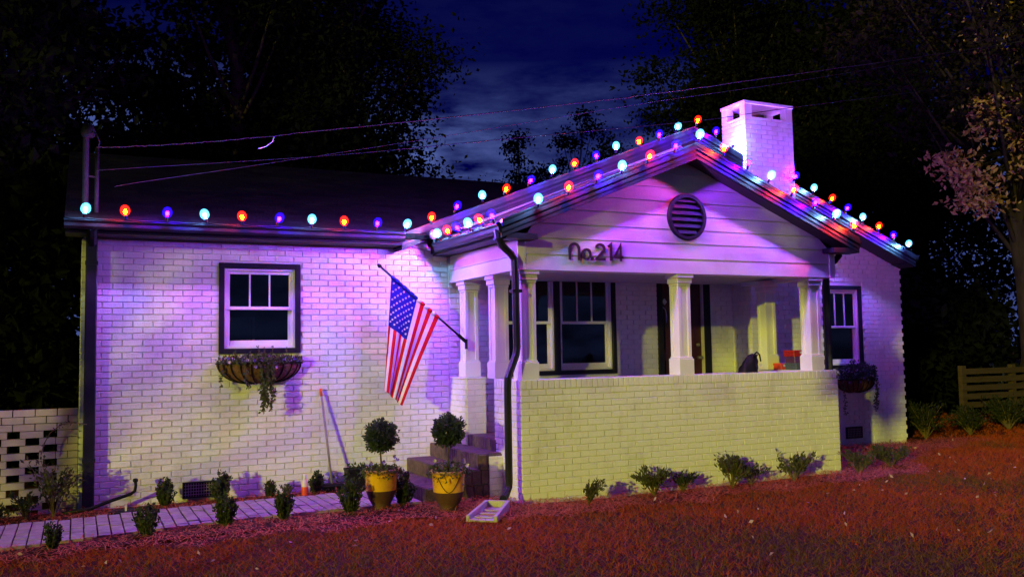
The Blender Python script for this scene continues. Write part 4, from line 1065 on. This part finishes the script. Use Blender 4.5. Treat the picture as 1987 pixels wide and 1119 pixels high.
# ================================================================== things on the porch
def case(name, label, x, y, z, w_, d_, h, m, rz=0):
    t = thing(name, label, 'box', (x, y, z), 'boxes stacked on the porch side wall'); t.rotation_euler = (0, 0, rz)
    MB().box((-w_/2, -d_/2, 0), (w_/2, d_/2, h*.62)).build('body', m, t, bevel=.006)
    MB().box((-w_/2-.004, -d_/2-.004, h*.63), (w_/2+.004, d_/2+.004, h)).build('lid', m, t, bevel=.006)
    MB().box((-.022, -d_/2-.010, h*.45), (.022, -d_/2-.0045, h*.80)).build('latch', M['label'], t)
    return t
PC = PT+.006
case('storage_case', 'slate blue latched case at the bottom of the stack on the porch wall', 8.53, -1.42, PC, .235, .20, .088, M['bluebox'], .05)
case('storage_case', 'violet latched case in the middle of the stack on the porch wall', 8.525, -1.42, PC+.0885, .225, .19, .085, M['purplebox'], -.04)
case('storage_case', 'red latched case on top of the stack on the porch wall', 8.51, -1.42, PC+.174, .24, .19, .082, M['redbox'], .03)
case('storage_case', 'small orange red box beside the stack of cases', 8.47, -1.17, PC, .12, .14, .085, M['orange'], .1)
cb = thing('cream_carton', 'cream carton on the porch wall under the black sign', 'box', (8.56, -.775, PC)); 
MB().box((-.07, -.07, 0), (.07, .07, .11)).build('body', M['cream'], cb, bevel=.004); MB().box((-.055, -.071, .03), (.055, -.0702, .08)).build('label_panel', M['label'], cb)
sg = thing('small_black_sign', 'small black framed sign standing behind the orange box', 'sign', (8.50, -.66, PC))
MB().box((-.10, -.01, .115), (.10, .01, .20)).build('board', M['black'], sg, bevel=.003); MB().box((-.095, -.004, 0), (-.08, .004, .115)).build('leg', M['black'], sg); MB().box((.08, -.004, 0), (.095, .004, .115)).build('leg', M['black'], sg)
ring(MB(), -.104, .104, .111, .204, .010, -.014, .012).build('sign_frame', M['handle'], sg)
# black lumpy bag on the front porch wall
bg_ = thing('black_bag', 'lumpy black bag slumped on the porch wall beside the rear column', 'bag', (7.33, -1.87, PC))
mb = MB(); nu, nv = 22, 12; vs = []
for i in range(nu):
    th = 2*math.pi*i/nu
    for j in range(nv+1):
        v = j/nv; hh = .225*v; lean = .075*v**1.2; wdt = (.135*(1-.66*v**1.4)+.012*math.sin(th*5+v*6)+.008*math.sin(th*9-v*11))*(1 if v < .98 else .35)
        vs.append((lean+wdt*math.cos(th), wdt*.62*math.sin(th), hh))
mb.add(vs, [(i*(nv+1)+j, ((i+1) % nu)*(nv+1)+j, ((i+1) % nu)*(nv+1)+j+1, i*(nv+1)+j+1) for i in range(nu) for j in range(nv)])
mb.add([(.075, 0, .23)], []); top_i = len(mb.v)-1
for i in range(nu): mb.f.append((i*(nv+1)+nv, ((i+1) % nu)*(nv+1)+nv, top_i)); mb.mi.append(0)
mb.build('sack', M['black'], bg_, True)
MB().tube([(.06, -.02, .20), (.10, -.05, .245), (.15, -.04, .21), (.155, -.05, .13)], .010, 6).build('strap', M['black'], bg_, True)
MB().box((.115, -.075, .07), (.145, -.068, .10)).build('buckle', M['label'], bg_)
# door ornament
do = thing('door_ornament', 'pale hanging ornament on the dark front door', 'ornament', (7.475, .045, 2.30))
MB().prism([(0, -.012, -.05), (.045, -.012, -.005), (0, -.012, .045), (-.045, -.012, -.005)], (0, .008, 0)).build('diamond', M['label'], do)
o = MB()
pa = [(-.055, -.30), (-.062, -.20), (-.045, -.12), (0, -.075), (.045, -.12), (.062, -.20), (.055, -.30)]
for a, c in zip(pa[:-1], pa[1:]): o.tube([(a[0]-.03, -.006, a[1]), (c[0]-.03, -.006, c[1])], .008, 6)
o.build('arch', M['label'], do)

# ================================================================== service mast and cables
sm = thing('service_mast', 'twin conduit service mast with hooded top above the left roof corner', 'mast', (.02, -.05, 3.02))
MB().tube([(0, 0, 0), (0, 0, .92), (0, -.02, .99), (.03, -.08, 1.03)], .032, 10).build('conduit', M['conduit'], sm, True)
MB().tube([(.11, .02, 0), (.11, .02, .86)], .022, 10).build('conduit', M['conduit'], sm, True)
MB().lathe([(0, .13), (.05, .11), (.075, .04), (.07, 0), (.05, -.02), (0, -.02)], (.02, -.03, .98), 12).build('weatherhead', M['conduit'], sm, True)
MB().tube([(0, 0, .55), (.11, .02, .55)], .012, 6).build('clamp', M['conduit'], sm)
MB().tube([(.03, -.06, 1.04), (.10, -.12, .98), (.13, -.12, .90), (.12, -.07, .85)], .008, 6).build('drip_loop', M['wire'], sm, True)
def cable(label, pts, r, m, wob=.0):
    P = [Vector(p) for p in pts]; out_ = []
    for i in range(len(P)-1):
        p0 = P[max(i-1, 0)]; p1 = P[i]; p2 = P[i+1]; p3 = P[min(i+2, len(P)-1)]
        for k in range(14):
            t = k/14; q = .5*((2*p1)+(-p0+p2)*t+(2*p0-5*p1+4*p2-p3)*t*t+(-p0+3*p1-3*p2+p3)*t**3)
            out_.append(tuple(q+Vector((0, random.gauss(0, wob), random.gauss(0, wob)))))
    out_.append(tuple(P[-1]))
    return tag(MB().tube(out_, r, 6).build('service_cable', m, None, True), label, 'cable', 'overhead service cables')
cable('thick twisted overhead cable from the mast across the sky past the chimney', [(.12, -.12, 3.87), (.60, -.16, 3.92), (1.115, -.211, 3.986), (1.576, -.258, 4.057), (2.692, -.369, 4.251), (4.796, -.58, 4.626), (6.676, -.768, 4.978), (8.709, -.971, 5.403), (11.006, -1.201, 5.883), (13.477, -1.448, 6.415), (20, -2.1, 7.9)], .0065, M['cable'], .0025)
cable('overhead cable passing in front of the chimney top', [(.14, -.30, 3.59), (.382, -.338, 3.621), (2.639, -.564, 3.903), (4.764, -.776, 4.234), (6.914, -.991, 4.567), (7.698, -1.07, 4.70), (8.821, -1.182, 4.925), (13.176, -1.618, 5.746), (20, -2.3, 7.1)], .0045, M['wire'])
cable('thin overhead cable rising from the left roof behind the others', [(.30, -.118, 3.46), (.571, -.134, 3.527), (1.783, -.207, 3.789), (3.99, -.339, 4.282), (6.845, -.511, 4.951), (9.8, -.69, 5.60), (14, -.94, 6.6)], .003, M['cable'])
tw = MB().tube([(1.95, -.29, 4.12), (1.93, -.30, 4.05), (1.86, -.30, 3.99), (1.77, -.30, 3.955)], .006, 6); tg = tw.build('cable_tail', M['label'], None, True); tag(tg, 'loose pale cable end dangling from the thick overhead cable', 'cable end')

# ================================================================== fence and neighbour
fe = thing('slat_fence', 'low wooden fence of horizontal slats in the dark beyond the right corner', 'fence', (14.8, 1.0, 0))
for k in range(5):
    MB().box((-.02, -.012, .44+.155*k), (4.5, .012, .545+.155*k)).build('slat', M['wood'], fe)
for x in (.02, 1.42, 2.9, 4.4): MB().box((x, .013, 0), (x+.10, .11, 1.22)).build('post', M['wood'], fe)
nb = thing('neighbour_house', 'dim bluish neighbouring house far behind the slat fence', 'house', (26, 13, 0))
MB().box((0, 0, 0), (7, 6, 2.8)).build('wall', M['greywall'], nb)
MB().prism([(-.3, -.3, 2.8), (-.3, 6.3, 2.8), (-.3, 3, 4.4)], (7.6, 0, 0)).build('roof', M['shingle'], nb)
for x in (.9, 2.9, 5.0):
    wv = ring(MB(), x, x+.9, .9, 2.1, .06, -.03, .0).build('window', M['greywall'], nb); MB().box((x+.06, -.014, .96), (x+.84, -.004, 2.04)).build('pane', M['black'], wv)

# ================================================================== trees
def tree(name, label, x, y, h, rx, z0, n, size, m, trunk, clumps=46, ry=None, lean=(0, 0), group=None, gauss=.16, seedpts=None, cz=None):
    t = thing(name, label, 'tree', (x, y, 0), group); ry = ry or rx
    zc = (z0+h)/2; rz = (h-z0)/2
    tr_ = MB(); top = Vector((lean[0], lean[1], zc+rz*.5)); base = Vector((0, 0, -.1))
    tp_ = [base.lerp(top, k/7)+Vector((.06*trunk*10*math.sin(k*1.7), .05*trunk*10*math.cos(k*2.1), 0)) for k in range(8)]
    tr_.tube(tp_, [trunk*(1.25-.9*k/7)+(.25*trunk if k == 0 else 0) for k in range(8)], 10)
    C = []
    for k in range(clumps):
        while True:
            d = rng.uniform(-1, 1, 3)
            if .25 < np.linalg.norm(d) < 1: break
        C.append(Vector((lean[0]+d[0]*rx, lean[1]+d[1]*ry, zc+d[2]*rz)))
    if seedpts: C += [Vector(p)-Vector((x, y, 0)) for p in seedpts]
    P = []
    per = n//len(C)
    for c in C:
        u = min(.95, max(.25, (c.z-z0*.6)/(h*.9)))
        i = u*6.99; i0 = int(i); s = tp_[i0].lerp(tp_[i0+1], i-i0); mid = s.lerp(c, .55)+Vector((0, 0, -.05*(c-s).length))
        tr_.tube([tuple(s), tuple(mid), tuple(c)], [trunk*.32*(1.1-u), trunk*.16, .012], 6)
        g_ = gauss*min(rx, rz)*random.uniform(.7, 1.25)
        q = rng.normal(size=(per, 3))*np.array([g_*1.25, g_*1.25, g_*.8])+np.array(c); P.append(q)
    tr_.build('trunk', M['bark'], t, True)
    foliage('crown', np.concatenate(P), size, m, t, up=-.1, aspect=.55)
    return t
gt = 'dark trees behind the house'
dk = M['darkleaf']
tree('dark_tree', 'tall black tree at the far left edge behind the screen wall', -3.2, 9.5, 13.5, 3.4, 1.2, 24000, .21, dk, .22, 60, group=gt)
tree('dark_tree', 'second tall black tree left of the sky gap above the mast', -.9, 12.5, 14.5, 2.2, 2.0, 22000, .19, dk, .22, 56, group=gt)
tree('dark_tree', 'huge black tree standing behind the left roof', 3.6, 14, 16, 3.1, 2.0, 32000, .20, dk, .30, 70, group=gt)
tree('dark_tree', 'huge black tree whose right edge borders the cloudy sky', 6.95, 15, 16.5, 2.7, 2.0, 44000, .155, dk, .30, 110, group=gt)
tree('dark_tree', 'dark tree filling the gap between the two huge trees', 5.0, 18, 14, 3.4, 2.0, 9000, .34, dk, .28, 44, group=gt)
for x, y, h, r, l in ((14.6, 24, 9.2, 1.5, 'small dark tree at the left end of the low tree line in the sky gap'), (17.2, 24, 11.0, 1.7, 'rounded dark tree in the middle of the low tree line'),
                      (19.4, 23, 12.0, 1.5, 'slim dark tree of the low tree line, just left of the gable tip'), (11.6, 22, 6.4, 1.4, 'lowest dark tree beside the huge black tree on the skyline'), (21.6, 23, 11.4, 1.9, 'dark tree directly behind the gable tip')):
    tree('skyline_tree', l, x, y, h, r, 1.5, 9000, .16, dk, .13, 60, group='trees on the skyline gap', gauss=.15)
for x, y, h, r, l in ((-3.4, 4.2, 5.6, 1.6, 'black overgrown bush behind the screen wall at the left edge'), (-1.5, 4.6, 6.0, 1.5, 'black overgrown bush behind the screen wall nearer the house corner'), (-.9, 3.0, 2.4, .8, 'low black bush hidden behind the pierced screen wall'), (-5.4, 6.5, 4.6, 1.8, 'black bush beyond the far left trees')):
    tree('dark_bush', l, x, y, h, r, .1, 9000, .2, dk, .06, 56, group='dark bushes left of the house', gauss=.24)
for x, y, h, r, l in ((15.2, 3.6, 3.2, 1.5, 'black bush behind the slat fence next to the house'), (18.2, 4.2, 3.0, 1.7, 'black bush behind the slat fence at the right edge'), (13.4, 5.6, 3.6, 1.4, 'black bush beside the rear of the house')):
    tree('dark_bush', l, x, y, h, r, .1, 5200, .2, dk, .06, 40, group='dark bushes right of the house', gauss=.24)
tree('dark_tree', 'large dark tree right of the sky gap behind the chimney', 22.4, 16, 17, 3.3, 5.0, 34000, .19, dk, .3, 70, group=gt)
tree('dark_tree', 'broad dark tree behind the right slope of the main gable', 25.0, 15, 16, 4.2, 2.5, 32000, .22, dk, .3, 70, group=gt)
tree('dark_tree', 'dark tree in the distance above the slat fence', 31.0, 15, 16, 4.8, 2.0, 26000, .25, dk, .3, 66, group=gt)
tree('dark_tree', 'low dark tree closing the gap right of the house', 21.5, 9.5, 9.0, 3.2, 1.0, 18000, .2, dk, .2, 46, group=gt)
ok = tree('oak_tree', 'tree at the right edge with a branch reaching toward the house, its leaves coloured pale orange as if lit', 16.75, 1.1, 11.5, 3.3, 4.9, 15000, .15, M['oakshade'], .21, 64, lean=(.5, 0), gauss=.13)
def spray(c, n, g): return rng.normal(size=(n, 3))*np.array(g)+np.array(c)-np.array((16.75, 1.1, 0))  # leaf sprays coloured pale where the tree looks lit
for nm, cl in (('lit_branch', [(14.45, .9, 5.05, 60, .12), (14.75, .9, 5.02, 110, .15), (15.05, 1.0, 4.85, 150, .17), (15.2, .9, 4.5, 150, .17), (15.35, .8, 4.25, 110, .15), (15.45, .9, 4.75, 130, .17), (14.95, .9, 4.25, 60, .12), (15.75, .9, 4.35, 60, .15)]),
               ('lit_upper_branch', [(15.5, .9, 5.7, 60, .14), (15.75, .9, 6.15, 90, .18), (16.05, .9, 6.2, 120, .22), (16.35, .8, 6.1, 140, .25), (16.6, .8, 5.6, 110, .22), (16.2, .8, 7.4, 100, .3), (16.6, .8, 7.9, 110, .3), (15.9, .7, 8.2, 70, .3), (16.5, .7, 5.0, 60, .2)])):
    q = np.concatenate([spray(c[:3], c[3], (c[4]*1.2, c[4]*1.2, c[4]*.7)) for c in cl]); foliage(nm, q, .125, M['oaklit'], ok, up=-.1, aspect=.5)
    tw_ = MB()
    for c in cl: tw_.tube([(.2, 0, 5.4), tuple(Vector(c[:3])-Vector((16.4, 1.1, -.15))), tuple(Vector(c[:3])-Vector((16.75, 1.1, 0)))], [.035, .02, .006], 5)
    tw_.build('limb', M['bark'], ok, kind='stuff')
# unseen trees added to block the low warm light from upper walls and right wing
tree('unseen_shade_tree', 'leafy tree added out of view to shade the left wall', -12.6, -8.5, 9.5, 3.5, 3.6, 5200, .15, M['darkleaf'], .07, 90, gauss=.2, lean=(2.2, 0), group='added shade trees out of view')
tree('unseen_shade_tree', 'spreading tree added out of view to shade the gable and chimney', -11.8, -12.0, 12.5, 5.4, 5.75, 26000, .2, M['darkleaf'], .05, 130, ry=3.2, gauss=.17, lean=(2.8, 0), group='added shade trees out of view')

tree('unseen_shade_tree', 'slim columnar tree added out of view to shade the right wing wall', -4.6, -12.0, 8.5, .36, 3.5, 7000, .16, M['darkleaf'], .016, 60, gauss=.35, group='added shade trees out of view')

# ================================================================== lawn, pine straw, fallen leaves
def blades(n, xr, yr, keep, h, wdt, m, name, lay_=.0):
    x = rng.uniform(*xr, n); y = rng.uniform(*yr, n); k = keep(x, y); x = x[k]; y = y[k]; n = len(x)
    z = ground_z(x, y); an = rng.uniform(0, 2*np.pi, n); hh = h*rng.uniform(.45, 1.25, n); ln = rng.normal(0, .5+lay_, (n, 2))*hh[:, None]
    b = np.stack([x, y, z], 1); dx = np.stack([np.cos(an), np.sin(an), 0*an], 1)*wdt
    tipp = b+np.concatenate([ln, (hh*(1-.5*min(1, lay_)))[:, None]], 1)
    v = np.stack([b-dx/2, b+dx/2, tipp], 1).reshape(-1, 3); f = np.arange(3*n).reshape(-1, 3)
    o = npmesh(name, v, f, m, None, 'stuff'); return o
bed_y = lambda x: np.interp(x, [-3, 3.2, 4.0, 4.6, 8.7, 9.4, 10.6, 12.5, 14], [-2.2, -2.3, -2.85, -2.62, -2.62, -2.45, -1.35, -.7, -.2])
wob = lambda x, y: .10*np.sin(x*5.1)+.07*np.sin(x*11.3+1)
lawn = lambda x, y: (y < bed_y(x)+wob(x, y)) | ((x > 12.6) & (y < .4) & (y < bed_y(x)+wob(x, y)+.2))
def patch(x, y): return np.sin(x*1.1+.7*y)*np.cos(.9*y-.5*x+1)+.5*np.sin(2.7*x+1.3*y)+.35*np.sin(6.1*x-4.2*y)
o = blades(230000, (-1.5, 15.5), (-6.6, .2), lambda x, y: lawn(x, y) & (patch(x, y)-.30*(y+3.6) < .35+rng.normal(0, 1.0, len(x))) & (np.sin(x*23)*np.sin(y*27+x*5) > -.75), .055, .009, M['grass'], 'lawn_grass', .35); o['label'] = 'short dormant rust red lawn grass in front of the porch'; o['category'] = 'grass'
o = blades(200000, (-1.5, 15.5), (-6.6, .2), lambda x, y: lawn(x, y) & (patch(x, y)-.30*(y+3.6) > .25+rng.normal(0, 1.0, len(x))) & (np.sin(x*21)*np.sin(y*25+x*4) > -.7), .05, .009, M['grass2'], 'lawn_grass', .35); o['label'] = 'olive brown patches of lawn grass near the front'; o['category'] = 'grass'
o = blades(60000, (10, 22), (-7, 4), lambda x, y: (x > 13), .05, .010, M['grass'], 'lawn_grass', .3); o['label'] = 'rough grass under the tree at the right'; o['category'] = 'grass'
def strands(n, xr, yr, keep, ln, wdt, m, name, lift=.03, z0=None):
    x = rng.uniform(*xr, n); y = rng.uniform(*yr, n); k = keep(x, y); x = x[k]; y = y[k]; n = len(x)
    z = (ground_z(x, y) if z0 is None else np.full(n, z0))+rng.uniform(0, lift, n); an = rng.uniform(0, 2*np.pi, n); l = ln*rng.uniform(.5, 1.3, n)
    d = np.stack([np.cos(an)*l, np.sin(an)*l, rng.normal(0, .18, n)*l], 1); b = np.stack([x, y, z], 1); s = np.stack([-np.sin(an)*wdt, np.cos(an)*wdt, 0*an], 1)
    mid = b+d*.5+np.stack([0*an, 0*an, l*.12], 1)
    v = np.stack([b-s/2, b+s/2, mid+s/2, mid-s/2, b+d], 1).reshape(-1, 3); i = np.arange(n)*5
    f = np.concatenate([np.stack([i, i+1, i+2], 1), np.stack([i, i+2, i+3], 1), np.stack([i+3, i+2, i+4], 1)])
    return npmesh(name, v, f, m, None, 'stuff')
strawbed = lambda x, y: (y > bed_y(x)+wob(x, y)-.12) & ((x > 3.2) & ((y < -2.01) | (x > 8.66) | ((x < 4.17) & (y < -1.52)))) & ((x > 8.66) | (y < -1.52)) & (y < .0)
o = strands(46000, (3.2, 13.2), (-3.1, 0), strawbed, .13, .0055, M['straw'], 'pine_straw', .045); o['label'] = 'red brown pine straw mulch along the porch wall'; o['category'] = 'mulch'
pathbed = lambda x, y: ((y < path_lo(x)+.03+.03*np.sin(x*9)) & (y > bed_y(x)-.15+wob(x, y))) | ((y > path_hi(x)-.02+.02*np.sin(x*8)) & (y < -.02))
o = strands(15000, (-2.2, 3.3), (-2.6, 0), pathbed, .08, .006, M['straw'], 'mulch', .03, .056); o['label'] = 'dark red mulch either side of the brick path'; o['category'] = 'mulch'
# fallen leaves, too many to count
n = 170; x = rng.uniform(-1, 13, n); y = rng.uniform(-5.5, -.4, n); k = (x < 4.0) | (y < -2.1) | (x > 8.8); k &= ~((x < 3.4) & (y > -1.5) & (rng.random(n) < .6)); k &= ~((x > 3.2) & (x < 8.7) & (y > -2.1))
x, y = x[k], y[k]; P = np.stack([x, y, ground_z(x, y)+.045], 1)
v, f = leafcards(P, .045, up=.0, aspect=.55); o = npmesh('fallen_leaves', v, f, M['deadleaf'], None, 'stuff'); o['label'] = 'pale fallen leaves scattered over lawn and beds'; o['category'] = 'leaves'
